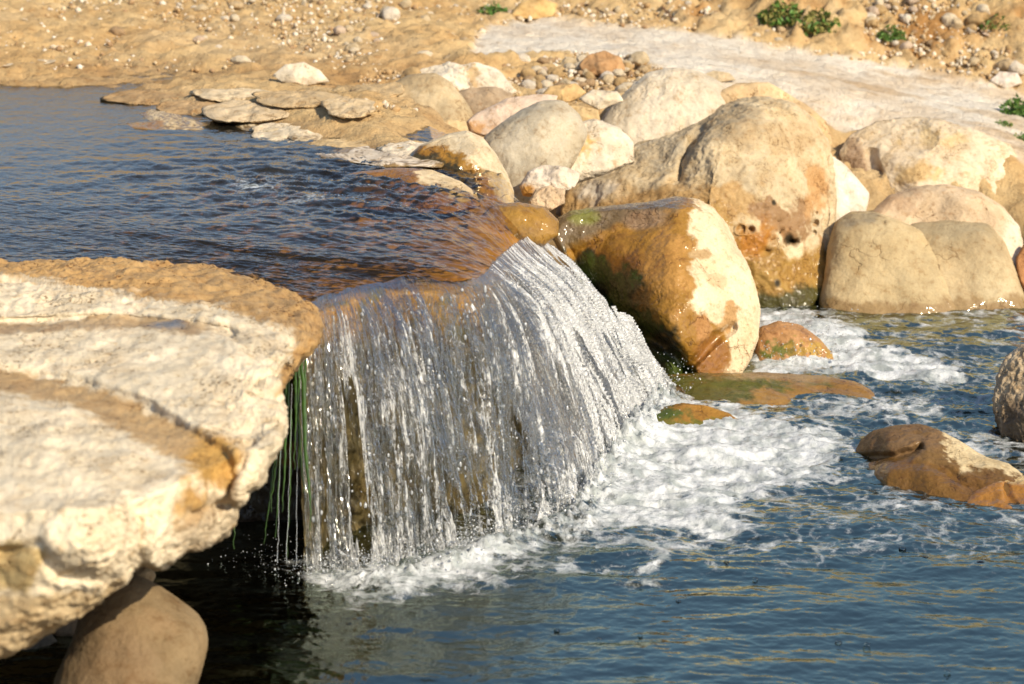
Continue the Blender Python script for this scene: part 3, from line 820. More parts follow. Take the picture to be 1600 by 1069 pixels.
# middle boulder, half of it under a running film of water
rock('boulder', [(862,365),(868,347),(888,333),(940,325),(1000,316),(1055,307),(1090,311),(1115,324),(1136,350),(1152,385),(1168,408),(1180,440),(1187,480),(1184,530),(1174,558),(1160,584),(1140,640),(1050,660),(1005,600),(975,540),(945,480),(905,440),(880,400)],
     'wet boulder beside the waterfall, amber and mossy left half, dry cream right half', 'boulder', base=(.70,.575,.395), foot=590, zfoot=0.0, T=.85, k=2.4, sub=8, rough=(.030,.010), facets=10, seed=3,
     bumps=[(1060,470,60,120,-.10), (905,500,75,110,.30), (1000,570,60,26,.10), (985,352,60,18,.03)],
     creases=[([(1000,520),(1045,545),(1080,590)], 9, .07), ([(1145,512),(1100,545),(1068,590)], 6, .05), ([(990,520),(1040,535)], 10, .05), ([(900,395),(960,370),(1040,345)], 9, .02)],
     paint=[
      ([(820,300),(1000,300),(1075,308),(1086,325),(1080,360),(1078,420),(1083,470),(1102,500),(1128,505),(1138,520),(1147,560),(1140,590),(1100,640),(900,660),(800,500)], AMBER, 6, 14, .85),
      ([(840,340),(930,322),(1010,312),(1065,308),(1060,330),(1020,345),(960,352),(900,385),(860,400)], (.17,.12,.06), 8, 8, 1.0),
      ((1010,345,34,16), (.30,.20,.12), 6, 4, .4),
      ((912,340,22,12), (.20,.20,.04), 5, 4, .9),
      ((960,450,70,62), DAMB, 24, 22, .9), ((1040,420,30,60), (.42,.22,.05), 14, 22, .8),
      ([(870,385),(905,398),(945,408),(985,425),(1008,460),(1022,505),(1060,540),(1092,578),(1070,650),(940,620),(900,480)], (.030,.026,.008), 12, 26, .8),
      ((990,505,36,34), GREEN, 12, 18, .8), ((935,432,40,22), GREEN, 10, 18, .7), ((962,470,24,20), GREEN, 8, 14, .8), ((1060,575,26,16), GREEN, 8, 9, .8), ((1000,560,30,12), GREEN, 8, 9, .8),
      ((1112,560,30,34), (.27,.115,.018), 8, 8, .9),
      ((1100,512,10,26), (.42,.22,.08), 4, 10, .3), ((1138,500,16,20), (.46,.28,.12), 3, 14, .2), ((1120,440,14,10), (.5,.36,.2), 3, 12, .0, .6), ((1098,398,16,5), (.42,.29,.15), 2, 5, 0),
     ])
# the big boulder
rock('boulder', [(878,335),(886,300),(905,278),(950,247),(1000,224),(1060,206),(1100,186),(1130,166),(1160,155),(1200,152),(1240,162),(1275,186),(1297,220),(1303,260),(1306,320),(1306,380),(1302,430),(1288,462),(1262,490),(1215,510),(1100,520),(1000,480),(900,400)],
     'largest boulder, rough cream with rust-stained pitted base, behind the wet amber one', 'boulder', base=(.56,.455,.30), foot=478, zfoot=0.0, T=.8, k=2.5, sub=8, rough=(.045,.014), seed=11, mat=M_ROUGH, ns=2.6,
     bumps=[(1180,300,90,120,-.12), (960,300,70,60,-.04), *[(float(1150 + 130 * a_), float(300 + 95 * b_), float(2.5 + 4 * c_), float(2 + 3 * c_), float(.025 + .05 * c_)) for a_, b_, c_ in np.random.default_rng(4).random((13, 3))], (1236,377,10,7,.12), (1160,170,60,20,.03)],
     creases=[([(1098,200),(1088,222),(1070,250),(1058,285)], 9, .09), ([(1298,230),(1290,300),(1294,400)], 4, .03)],
     paint=[
      ([(870,290),(960,300),(1060,290),(1140,290),(1180,300),(1185,335),(1150,350),(1100,345),(860,360)], (.44,.29,.13), 15, 26, .1),
      ([(1100,330),(1170,350),(1215,372),(1235,400),(1290,390),(1320,400),(1310,500),(1100,530),(1050,400)], (.36,.215,.055), 14, 26, .45),
      ((1225,352,44,34), (.31,.19,.095), 10, 40, .15), ((1180,372,34,22), (.40,.17,.02), 10, 14, .3), ((1270,290,14,50), (.52,.32,.15), 8, 16),
      ([(1160,455),(1320,445),(1320,530),(1100,530)], (.075,.065,.012), 8, 12, .9),
      ((1150,200,60,34), (.40,.32,.21), 18, 24), ((1020,240,60,16), (.46,.39,.28), 12, 16), ((1230,215,50,30), (.50,.38,.23), 14, 20),
      ((1215,443,6,7), DARK, 3, 1), ((1232,374,8,8), DARK, 3, 4), ((1215,362,7,4), DARK, 3, 3), ((1205,318,4,4), DARK, 2, 1),  # near-black dots paint the shade inside the holes
      ((935,300,30,14), (.62,.55,.45), 8, 10),
     ])
rock('boulder', [(1280,470),(1287,440),(1292,390),(1300,360),(1305,345),(1330,330),(1362,329),(1400,342),(1440,362),(1472,392),(1494,430),(1508,470),(1520,550),(1350,560),(1270,540)],
     'smooth tan boulder at the waterline just right of the largest boulder', 'boulder', base=(.49,.385,.225), foot=481, zfoot=0.0, T=.55, k=2.6, sub=7, mat=M_SMOOTH, rough=(.03,.006),
     creases=[([(1300,352),(1340,340),(1380,350)], 5, .03)], paint=[((1330,345,40,12), (.30,.25,.17), 8, 10)], waterline=(0.0, .05))
rock('boulder', [(1395,365),(1425,347),(1500,343),(1545,350),(1568,375),(1588,420),(1604,462),(1618,540),(1440,560),(1410,450)],
     'grey-tan flat-topped boulder at the waterline, right of the smooth tan one', 'boulder', base=(.43,.335,.20), foot=477, zfoot=0.0, T=.55, k=2.7, sub=7, mat=M_SMOOTH, rough=(.03,.007),
     paint=[((1490,360,80,16), (.36,.29,.18), 10, 12), ((1560,460,30,50), (.52,.42,.26), 14, 12)], waterline=(0.0, .05))
rock('boulder', [(1362,332),(1388,306),(1430,292),(1480,288),(1530,300),(1570,325),(1594,355),(1602,400),(1602,440),(1585,470),(1450,460),(1390,400)],
     'peach boulder lying between the grey-tan boulder and the big pale one above it', 'boulder', base=(.60,.46,.31), depth=12.6, T=.6, k=2.3, sub=7, rough=(.03,.008),
     paint=[((1400,315,40,16), (.48,.34,.22), 10, 12), ((1590,380,20,60), (.70,.60,.46), 8, 4)])
rock('boulder', [(1310,238),(1332,210),(1370,190),(1420,185),(1470,190),(1530,205),(1578,225),(1612,262),(1620,300),(1598,328),(1560,335),(1500,350),(1420,350),(1375,345),(1352,312),(1328,275)],
     'wide pale cream boulder with ochre blotches resting on the slope at the right', 'boulder', base=(.68,.565,.41), depth=13.2, T=.75, k=2.3, sub=7, rough=(.05,.016), mat=M_ROUGH,
     creases=[([(1362,240),(1372,290),(1380,320)], 7, .05)],
     paint=[((1335,262,22,50), (.40,.29,.20), 8, 8), ((1440,270,34,16), (.58,.42,.22), 8, 16), ((1470,215,40,10), (.62,.48,.28), 6, 12), ((1370,300,8,30), (.30,.19,.12), 5, 6)])  # first ellipse paints the shaded left face into the colour
rock('stone', [(1278,235),(1300,243),(1318,256),(1340,280),(1358,303),(1352,340),(1310,360),(1270,345)],
     'white smooth stone filling the gap right of the largest boulder', 'stone', base=(.70,.64,.55), depth=12.9, T=.5, sub=6, mat=M_SMOOTH)
rock('stone', [(1588,405),(1600,380),(1640,380),(1660,430),(1640,470),(1602,460),(1592,440)], 'rust brown stone cut by the right edge above the waterline', 'stone', base=(.45,.22,.09), depth=12.4, T=.6, sub=5)
rock('stone', [(1560,335),(1580,325),(1620,318),(1660,330),(1650,365),(1600,360)], 'small ochre stone behind the peach boulder at the right edge', 'stone', base=(.48,.30,.14), depth=12.9, T=.6, sub=5)
rock('boulder', [(930,200),(955,168),(985,136),(1010,113),(1045,105),(1090,111),(1125,128),(1150,150),(1175,200),(1120,260),(960,270),(925,225)],
     'smooth pale grey boulder sloping up behind the largest boulder', 'boulder', base=(.62,.54,.42), depth=13.0, T=.6, sub=7, mat=M_SMOOTH, k=2.2, paint=[((960,170,40,30), (.54,.47,.36), 14, 8)])
rock('stone', [(1116,147),(1150,130),(1200,128),(1226,143),(1262,165),(1290,190),(1302,222),(1290,240),(1200,200),(1130,168)],
     'thin peach slab showing above the crown of the largest boulder', 'slab', base=(.62,.45,.26), depth=12.9, T=.35, sub=6)
rock('boulder', [(833,228),(845,210),(880,195),(930,187),(968,200),(990,222),(992,255),(945,270),(905,285),(870,292),(843,282),(833,255)],
     'whitish stone with an orange blotch left of the largest boulder', 'boulder', base=(.66,.58,.46), depth=12.0, T=.7, sub=6, rough=(.06,.02), paint=[((895,230,26,14), (.60,.40,.16), 8, 12), ((845,245,10,30), (.46,.38,.29), 5, 5)])
rock('stone', [(813,292),(825,268),(850,258),(880,260),(907,272),(898,292),(872,303),(840,307),(818,305)],
     'lumpy white stone above the small channel of water', 'stone', base=(.62,.54,.45), depth=11.5, T=.8, sub=6, rough=(.10,.03), paint=[((822,300,14,10), (.45,.23,.05), 4, 4, .5)])
rock('stone', [(826,315),(838,297),(860,290),(882,298),(882,318),(855,332),(832,328)],
     'little knobbly tan stone at the foot of the lumpy white one', 'stone', base=(.56,.42,.28), depth=11.3, T=.8, sub=6, rough=(.10,.03))
rock('stone', [(868,335),(878,306),(896,286),(925,268),(960,262),(970,300),(940,345),(890,350)],
     'grey shaded stone tucked against the left foot of the largest boulder', 'stone', base=(.30,.26,.21), depth=12.75, T=.7, sub=6)  # grey lump stands in for the largest boulder's own shaded left side
rock('boulder', [(752,240),(757,215),(780,195),(810,175),(845,158),(880,157),(905,177),(920,210),(895,260),(860,300),(820,335),(780,325),(762,280)],
     'grey rounded boulder behind the amber-banded stone at the lip', 'boulder', base=(.47,.41,.31), depth=11.9, T=.7, sub=6, mat=M_SMOOTH)
rock('stone', [(728,190),(745,176),(790,155),(840,147),(872,149),(868,163),(820,182),(785,205),(755,213),(735,207)],
     'long pinkish stone leaning on the grey rounded boulder', 'stone', base=(.64,.50,.39), depth=12.4, T=.6, sub=6, paint=[((745,198,18,8), (.55,.32,.15), 5, 6)])
rock('stone', [(705,148),(735,137),(775,136),(802,148),(805,165),(770,185),(725,190),(708,168)],
     'low brown-grey stone between the two pale groups behind the fall', 'stone', base=(.40,.30,.20), depth=12.9, T=.6, sub=6)
rock('boulder', [(590,165),(610,133),(660,108),(700,99),(722,103),(745,97),(775,108),(800,130),(822,150),(800,165),(720,175),(640,180)],
     'white craggy boulder at the back of the pile, crowned by two humps', 'boulder', base=(.72,.64,.52), depth=13.4, T=.55, sub=7, rough=(.07,.02), paint=[((740,118,8,14), (.52,.38,.22), 4, 8)])
rock('boulder', [(582,162),(600,136),(640,117),(680,114),(705,130),(725,155),(742,182),(742,210),(700,220),(640,210),(590,188)],
     'tan dome-shaped boulder in front of the white craggy one', 'boulder', base=(.50,.40,.255), depth=12.6, T=.65, sub=6, mat=M_SMOOTH, paint=[((650,130,50,16), (.42,.32,.19), 6, 10)])  # darker ellipse paints the shadow lying on its top
rock('boulder', [(630,250),(655,228),(700,208),(730,204),(755,215),(775,240),(792,270),(803,300),(802,332),(770,345),(735,332),(715,300),(690,275),(650,262)],
     'pale boulder with a mossy amber band standing at the river lip', 'boulder', base=(.60,.50,.35), depth=11.0, T=.8, sub=7, rough=(.03,.008),
     paint=[([(600,232),(650,226),(692,231),(728,246),(758,276),(786,318),(796,350),(730,350),(700,320),(600,270)], AMBER, 5, 8, .8),
            ([(610,238),(660,237),(698,245),(728,264),(750,295),(760,325),(720,335),(690,300),(600,270)], (.05,.038,.012), 5, 9, .8)])
rock('stone', [(500,296),(550,270),(610,262),(675,265),(718,282),(744,302),(752,322),(700,335),(600,330),(515,318)],
     'low amber stone awash at the lip, its right end dry and beige', 'stone', base=(.58,.47,.31), depth=10.55, T=.65, sub=7, rough=(.03,.01), tilt=.5,
     paint=[([(480,240),(640,240),(655,262),(650,278),(670,290),(700,300),(760,318),(760,350),(480,350)], (.27,.125,.02), 6, 10, .85), ((570,300,60,18), (.10,.05,.015), 8, 14, .9)])
rock('stone', [(752,338),(768,322),(810,316),(850,323),(873,345),(872,368),(850,384),(800,382),(762,365)],
     'glossy golden brown stone at the top right corner of the waterfall', 'stone', base=(.33,.18,.03), depth=10.45, T=.7, sub=6, facets=0, wet=.9, paint=[((790,375,30,16), (.10,.06,.02), 8, 8, .9)])
rock('stone', [(600,205),(625,190),(650,192),(668,210),(655,225),(612,222)], 'small yellowish stone, leftmost of the three below the tan dome boulder', 'stone', base=(.60,.49,.31), depth=12.2, T=.7, sub=5)
rock('stone', [(638,192),(668,185),(700,203),(700,222),(665,222)], 'small brown-edged stone, middle of the three below the tan dome boulder', 'stone', base=(.54,.40,.22), depth=12.1, T=.7, sub=5)
rock('stone', [(680,192),(703,183),(728,190),(733,207),(705,215)], 'small yellowish stone, rightmost of the three below the tan dome boulder', 'stone', base=(.58,.44,.25), depth=12.15, T=.7, sub=5)
rock('rock', [(512,188),(545,166),(580,170),(605,190),(622,218),(590,232),(540,228),(516,210)], 'cream wrinkled rock on the far shore left of the small stones', 'rock', base=(.63,.52,.35), depth=12.2, T=.7, sub=6, rough=(.06,.02))
rock('rock', [(350,192),(390,177),(430,174),(480,185),(520,205),(540,226),(480,226),(420,212),(365,203)], 'low cream shelf of rock sloping into the upper pool', 'rock', base=(.62,.51,.34), flat=.978, T=1.2, backT=.25, k=2, sub=6, rough=(.04,.012), waterline=(.968,.006))
rock('rock', [(290,168),(360,151),(430,147),(480,158),(545,170),(530,190),(450,190),(380,182),(310,180)], 'flat brown-topped shelf of rock behind the low cream one', 'rock', base=(.58,.46,.30), flat=.988, T=.9, backT=.25, k=2, sub=6, rough=(.04,.012), paint=[((400,155,60,6), (.60,.48,.31), 3, 4)])
rock('rock', [(470,238),(540,226),(600,218),(680,222),(712,232),(690,262),(600,262),(520,252)], 'flat whitish rock along the upper river edge beside the amber-banded boulder', 'rock', base=(.64,.56,.46), flat=.978, T=1.0, backT=.25, k=2, sub=6, waterline=(.955,.008))
rock('stone', [(217,178),(235,170),(262,172),(287,182),(272,191),(232,189)], 'upper of two flat cream stones at the edge of the upper pool', 'stone', base=(.62,.50,.33), flat=.974, T=1.2, k=2, backT=.2, sub=6, paint=[((212,178,16,8), (.16,.08,.04), 3, 2, .3)], waterline=(.966,.006))
rock('stone', [(180,193),(250,186),(268,180),(300,184),(352,197),(330,205),(250,206),(195,202)], 'lower of two flat cream stones by the upper pool, brown at its left', 'stone', base=(.62,.49,.31), flat=.974, T=1.3, k=2, backT=.2, sub=6, paint=[([(160,170),(250,170),(256,195),(250,215),(160,215)], (.36,.19,.06), 4, 3, .4)], waterline=(.966,.006))
rock('stone', [(425,118),(445,101),(475,97),(500,110),(515,128),(480,134),(440,128)], 'isolated rounded white stone on the sandy bank', 'stone', base=(.70,.61,.47), T=.6, sub=5)
rock('flat_rock', [(-160,66),(0,64),(118,66),(112,80),(80,100),(0,104),(-160,104)], 'flat pale slab lying on the bank at the left edge', 'slab', base=(.60,.50,.36), flat=1.02, T=.15, backT=.3, k=5, sub=6, mat=M_SMOOTH)
rock('stone', [(905,102),(918,86),(945,80),(970,90),(978,110),(950,120),(915,117)], 'brown block among the rubble above the pale grey boulder', 'stone', base=(.46,.27,.13), T=.8, sub=5, rough=(.08,.03))
rock('stone', [(842,152),(858,135),(900,130),(917,145),(892,160),(858,160)], 'ochre flat stone in front of the rubble', 'stone', base=(.56,.38,.18), depth=12.9, T=.7, sub=5)
rock('stone', [(903,155),(925,140),(965,143),(975,158),(935,172)], 'whitish flat stone beside the ochre one', 'stone', base=(.64,.55,.42), depth=12.8, T=.7, sub=5)
rock('stone', [(880,165),(905,165),(935,172),(938,190),(905,200),(885,185)], 'small ochre stone in the cleft left of the pale grey boulder', 'stone', base=(.58,.42,.22), depth=12.6, T=.7, sub=5)
rock('stone', [(795,25),(810,6),(840,-4),(872,6),(864,26),(828,31)], 'ochre rounded stone at the top edge beside the green weed', 'stone', base=(.58,.39,.17), T=.7, sub=5)
rock('stone', [(1546,126),(1562,112),(1590,114),(1598,130),(1572,140)], 'pale lilac-white stone at the foot of the right bank', 'stone', base=(.68,.60,.52), T=.7, sub=5)
rock('stone', [(1095,118),(1115,110),(1140,114),(1150,125),(1118,130)], 'small tan stone lying on the pale apron above the big boulders', 'stone', base=(.54,.43,.28), T=.6, sub=5)

# low layered slabs stepping down into the upper pool
def lens(cx, cy, w_, h_, sd):
    r_ = np.random.default_rng(sd); n = 16
    a_ = np.linspace(0, 2 * math.pi, n, endpoint=False)
    rr = 1 + .22 * r_.normal(size=n) * .6
    return [(cx + w_ / 2 * math.cos(t) * q, cy + (h_ / 2 if math.sin(t) < 0 else h_ / 2 + 7) * math.sin(t) * (q if math.sin(t) < 0 else 1)) for t, q in zip(a_, rr)]
for i_, (cx_, cy_, w_, h_, c_, lb_) in enumerate([
    (235, 150, 150, 16, (.40,.27,.14), 'wet brown tongue of rock reaching farthest left into the upper pool'),
    (385, 172, 170, 24, (.60,.48,.32), 'long cream slab stepping down into the upper pool, left of the wrinkled rock'),
    (300, 166, 120, 14, (.44,.30,.16), 'narrow brown slab below the wet tongue on the far shore'),
    (470, 152, 150, 20, (.52,.39,.23), 'tan slab half buried in sand behind the long cream one'),
    (360, 145, 130, 12, (.62,.51,.35), 'thin pale slab at the top of the layered far shore'),
    (455, 205, 130, 26, (.66,.56,.41), 'rounded white shelf at the water edge below the long cream slab'),
    (540, 226, 120, 20, (.55,.41,.23), 'ochre shelf at the water edge below the wrinkled rock'),
    (590, 140, 90, 18, (.50,.37,.21), 'brown slab behind the wrinkled rock, left of the tan dome boulder'),
    (545, 165, 80, 26, (.60,.47,.30), 'cream block on the slope just above the wrinkled rock'),
    (640, 232, 110, 16, (.66,.58,.46), 'thin whitish slab under the three small yellowish stones')]):
    rock('flat_rock', lens(cx_, cy_, w_, h_, 40 + i_), lb_, 'slab', base=c_, foot=cy_ + h_ / 2 + 4, T=.9, k=2.4, sub=6, rough=(.06,.02), tilt=1.2, group='layered slabs on the far shore', chips=.008)
# stones standing in the lower pool
rock('rock', [(1018,602),(1040,586),(1100,583),(1200,583),(1290,587),(1338,597),(1366,614),(1372,630),(1350,670),(1200,680),(1050,660),(1015,630)],
     'long flat amber bar of rock, green at its left end, below the wet boulder', 'rock', base=(.30,.165,.035), foot=626, zfoot=0.0, T=.55, tilt=.6, sub=7, wet=.8, rough=(.025,.008),
     paint=[([(990,570),(1150,570),(1180,600),(1150,680),(990,680)], (.085,.085,.014), 22, 30, .8), ((1180,600,60,8), (.10,.10,.012), 6, 10, .7), ((1230,588,90,6), (.30,.21,.11), 4, 4, .4)])
rock('stone', [(1012,650),(1035,636),(1065,630),(1100,633),(1138,645),(1163,660),(1150,695),(1090,705),(1040,695),(1014,670)],
     'small low amber stone with a green edge, islanded in the white foam', 'stone', base=(.30,.15,.022), foot=664, zfoot=0.0, T=.7, sub=6, wet=.5, rough=(.02,.012),
     paint=[((1035,648,34,12), (.06,.085,.012), 8, 10, .5), ((1085,662,50,7), (.13,.12,.015), 4, 6, .6)])
rock('rock', [(1336,705),(1344,688),(1365,672),(1400,665),(1435,664),(1465,671),(1500,690),(1540,712),(1575,722),(1600,742),(1622,790),(1600,818),(1520,816),(1450,810),(1385,792),(1340,745)],
     'humped rock in the pool, wet brown with a dry cream right shoulder', 'rock', base=(.58,.47,.29), water=[(1330,722),(1390,764),(1450,784),(1520,792),(1620,797)], lean=1.5, T=.35, backT=.3, sub=7, k=2, rough=(.035,.010), seed=8,
     bumps=[(1400,690,50,24,-.06), (1400,740,60,20,-.05)],
     creases=[([(1345,715),(1400,715),(1440,700)], 7, .06), ([(1460,730),(1520,760),(1560,790)], 8, .03)],
     paint=[([(1300,640),(1455,640),(1470,680),(1482,705),(1500,735),(1560,735),(1620,740),(1640,900),(1300,900)], (.17,.095,.030), 5, 14, .35),
            ([(1300,712),(1420,716),(1500,740),(1640,760),(1640,900),(1300,900)], (.17,.085,.014), 7, 6, .8), ((1410,690,60,20), (.20,.12,.055), 8, 14, .15)])
rock('rock', [(1495,800),(1522,768),(1558,750),(1605,743),(1670,748),(1710,790),(1690,840),(1580,828),(1520,815)],
     'wet orange-brown rock cut by the right edge, in front of the humped rock', 'rock', base=(.33,.15,.022), water=[(1480,790),(1540,797),(1600,800),(1700,800)], lean=1.6, T=.35, backT=.3, sub=7, k=2, wet=.85, rough=(.04,.01),
     creases=[([(1570,760),(1590,800)], 5, .03)], paint=[((1590,748,50,8), (.50,.38,.2), 4, 5, .3)])
rock('boulder', [(1556,625),(1560,590),(1575,560),(1602,540),(1660,522),(1740,540),(1780,600),(1770,690),(1700,750),(1640,760),(1600,715),(1570,685),(1558,655)],
     'rough brown-grey boulder cut by the right edge, standing in the rapids', 'boulder', base=(.60,.48,.33), foot=692, zfoot=0.0, T=.8, sub=7, rough=(.07,.03), mat=M_ROUGH,
     paint=[((1600,670,50,40), (.16,.12,.08), 14, 16, .2)])
rock('stone', [(1178,530),(1188,510),(1215,500),(1250,508),(1278,528),(1300,552),(1305,590),(1240,610),(1185,600)],
     'rust orange stone with splashing water all round, right of the wet amber boulder', 'stone', base=(.42,.225,.09), foot=566, zfoot=0.0, T=.75, sub=6, wet=.6, rough=(.05,.02),
     paint=[((1225,548,30,12), (.12,.13,.02), 5, 12, .6), ((1265,550,30,12), (.42,.26,.05), 5, 12, .6)])

# ------------------------------------------------------------------ the lower pool
nx_, ny_ = 900, 640
PXS = np.linspace(-500, 2100, nx_)
iy = np.linspace(0, 1, ny_)
PYS = 1260 - (1260 - 440) * iy
PXg, PYg = np.meshgrid(PXS, PYS, indexing='ij')
W0 = atz(PXg, PYg, 0.0).reshape(-1, 3)
fx_, fy_ = PXg.ravel(), PYg.ravel()
def gau(x, y, rx, ry): return np.exp(-((fx_ - x) / rx) ** 2 - ((fy_ - y) / ry) ** 2)
n_l = fbm(W0 * np.array([2.2, 2.2, 1]), 4, 101)
n_m = fbm(W0 * np.array([5, 9, 1]), 3, 103)
core = poly_sd(fx_, fy_, [(530,905),(690,876),(800,835),(890,795),(920,740),(950,690),(1000,630),(1030,600),(1110,625),(1180,640),(1290,655),(1320,682),(1290,715),(1220,738),(1185,785),(1130,820),(1080,815),(960,822),(860,850),(740,880),(640,908),(560,930)])
F_ = sstep(-60, 45, core + 34 * n_l + 12 * n_m)
rap = poly_sd(fx_, fy_, [(1180,488),(1245,484),(1310,510),(1370,535),(1450,560),(1500,590),(1400,600),(1300,590),(1180,592)])
F_ = np.maximum(F_, 0.95 * sstep(-16, 14, rap + 14 * n_l + 8 * n_m))
F_ = np.maximum(F_, 0.62 * gau(1380, 640, 150, 30)); F_ = np.maximum(F_, 0.55 * gau(1540, 700, 70, 36)); F_ = np.maximum(F_, 0.56 * gau(1400, 585, 120, 14))
F_ = np.maximum(F_, 0.62 * gau(1430, 792, 110, 14)); F_ = np.maximum(F_, 0.55 * gau(1290, 745, 70, 26)); F_ = np.maximum(F_, 0.45 * gau(1560, 812, 60, 12))
ring = np.abs(np.hypot((fx_ - 975) / 62, (fy_ - 868) / 24) - 1)
F_ = np.maximum(F_, 0.62 * np.exp(-(ring / .22) ** 2) * (fx_ > 930))
F_ = np.maximum(F_, 0.52 * gau(1010, 910, 60, 9)); F_ = np.maximum(F_, 0.50 * gau(780, 885, 150, 16)); F_ = np.maximum(F_, 0.45 * gau(470, 880, 50, 16)); F_ = np.maximum(F_, 0.45 * gau(1120, 850, 160, 14))
F_ = np.maximum(F_, 0.28 * sstep(930, 840, fy_) * sstep(640, 760, fx_)); F_ = np.maximum(F_, 0.30 * sstep(690, 620, fy_) * sstep(1380, 1440, fx_))
turb = np.clip(F_ * 1.0 + 0.35 * gau(1450, 620, 220, 80), 0, 1)
Pq = W0
amp_near = 1.0
z = (0.013 * fbm(Pq * np.array([1.3, 2.6, 1]), 2, 110)
     + 0.0075 * fbm(Pq * np.array([3.2, 7.0, 1]), 3, 112, .5)
     + 0.0018 * fbm(Pq * np.array([13, 22, 1]), 2, 114, .6, ridged=True)
     + turb * (0.030 * fbm(Pq * np.array([3, 5, 1]), 2, 116, .5) + 0.016 * fbm(Pq * np.array([8, 15, 1]), 4, 118, .58, ridged=True)))
z += 0.035 * np.exp(-((fx_ - 1250) / 90) ** 2 - ((fy_ - 530) / 36) ** 2)
z += 0.06 * (0.6 + 1.3 * np.abs(fbm(Pq * np.array([16, 16, 1]), 3, 131, .6))) * sstep(-10, 25, core) * np.exp(-(seg_dist(fx_, fy_, [(500, 895), (690, 862), (890, 795), (935, 715), (1036, 612)]) / 34) ** 2)
Wl = W0.copy(); Wl[:, 2] = z
# depth of clear water over whatever lies below (rocks or bed)
bvs = []
for P_, F3 in SOLIDS:
    if F3.shape[1] == 3 and P_[:, 2].min() < 0.02 and P_[:, 1].min() < 12.6:
        bvs.append((P_[:, :2].min(0), P_[:, :2].max(0), BVHTree.FromPolygons(P_.tolist(), F3.tolist())))
depth_ = np.full(len(Wl), 0.6)
dn = Vector((0, 0, -1))
for lo_, hi_, bv in bvs:
    idx = np.nonzero((Wl[:, 0] > lo_[0]) & (Wl[:, 0] < hi_[0]) & (Wl[:, 1] > lo_[1]) & (Wl[:, 1] < hi_[1]))[0]
    for i_ in idx:
        h_ = bv.ray_cast(Vector((Wl[i_, 0], Wl[i_, 1], Wl[i_, 2] + 1.5)), dn, 2.2)
        if h_[0] is not None:
            depth_[i_] = min(depth_[i_], max(0.0, Wl[i_, 2] - h_[0].z))
depth_ = np.minimum(depth_, np.clip(Wl[:, 2] - tz(Wl[:, 0], Wl[:, 1]), 0, 1))
murk = 1 - np.exp(-depth_ * 9)
pool = mesh_from('pool_water', Wl, grid_faces(nx_, ny_)[:, ::-1], M_LOW, True, {'Foam': F_, 'Murk': murk})
tag(pool, kind='structure')

# ------------------------------------------------------------------ spray: droplets flung from the curtain and the rapids
def drops(centres, sizes, stretch, name, sub=1):
    V, F = ico(sub)
    n = len(centres)
    sc = np.stack([sizes, sizes, sizes * stretch], -1)
    jit = 1 + 0.25 * rng.normal(size=(n, len(V), 1)) * 0.5
    P = centres[:, None, :] + V[None] * sc[:, None, :] * jit
    Fa = (F[None] + (np.arange(n) * len(V))[:, None, None]).reshape(-1, 3)
    return mesh_from(name, P.reshape(-1, 3), Fa, M_DROP, True)
nd = 1000
si = (rng.beta(1.3, 1.1, nd) * (NS - 1)).astype(int); ti = (rng.beta(1.6, .9, nd) * (NF - 30)).astype(int) + 15
cen = FP[si, ti] + np.stack([hdir[si, 0], hdir[si, 1], 0 * si], -1) * (np.abs(rng.normal(0, .02, nd)) + .004)[:, None] + rng.normal(0, .006, (nd, 3))
siz = np.clip(rng.lognormal(-6.1, .6, nd), .001, .0075)
nb = 4200
sb = (rng.random(nb) * (NS - 1)).astype(int)
vb = rng.normal(0, 1, (nb, 3)); hgt = np.abs(rng.normal(0, .05, nb)) * (0.5 + s_[sb])
cb = bas[sb] + np.stack([vb[:, 0] * .07 + hdir[sb, 0] * .04, vb[:, 1] * .07 + hdir[sb, 1] * .04, .01 + hgt], -1)
zb = np.clip(rng.lognormal(-6.4, .6, nb), .001, .006)
nr = 900
pr_ = atz(rng.normal(1235, 48, nr), rng.normal(548, 16, nr), 0.0); pr_[:, 2] = np.abs(rng.normal(0.03, .05, nr))
zr = np.clip(rng.lognormal(-6.0, .4, nr), .001, .007)
nq = 110
pq_ = atz(rng.normal(440, 45, nq), rng.normal(885, 12, nq), 0.0); pq_[:, 2] = np.abs(rng.normal(0.0, .05, nq))
zq = np.clip(rng.lognormal(-6.7, .4, nq), .001, .005)
spray = drops(np.vstack([cen, cb, pr_, pq_]), np.concatenate([siz, zb, zr, zq]), np.concatenate([rng.uniform(1, 3.0, nd), rng.uniform(.8, 1.3, nb + nr + nq)]), 'water_spray')
tag(spray, 'fine white droplets flung off the curtain and the rapids', 'spray', kind='stuff')

# bubbles riding on the dark pool
V, F = ico(3)
keep = V[:, 2] > -0.35
rem = np.cumsum(keep) - 1
Fk = F[keep[F].all(1)]
Vk = V[keep]
bub0 = None
BUBS = [(1532,882,.020),(1310,1005,.012),(1355,1008,.012),(1000,992,.009),(735,1058,.012),(965,1040,.010),(545,975,.010),(600,948,.010),(1135,880,.012),(1180,905,.010),(1410,858,.014),(1445,872,.014),
        (1060,940,.009),(870,985,.010),(935,1000,.011),(800,1030,.009),(1240,960,.008),(1480,1050,.011),(430,955,.016),(590,1040,.010),(700,940,.012),(1088,985,.008),(1550,1040,.009),(1250,860,.012),(1345,850,.012),(445,905,.014),(520,1010,.009),(660,985,.008)]
for i_, (bx_, by_, br_) in enumerate(BUBS[:18]):
    p_ = atz(bx_, by_, 0.0)
    if bub0 is None:
        bub0 = mesh_from('bubble', Vk * np.array([1, 1, .6]), rem[Fk], M_BUB)
        b_ = bub0
    else:
        b_ = bub0.copy(); COL.objects.link(b_)
    b_.location = p_; b_.scale = (br_,) * 3
    tag(b_, 'small air bubble drifting on the dark rippled pool', 'bubble', 'bubbles drifting on the pool')

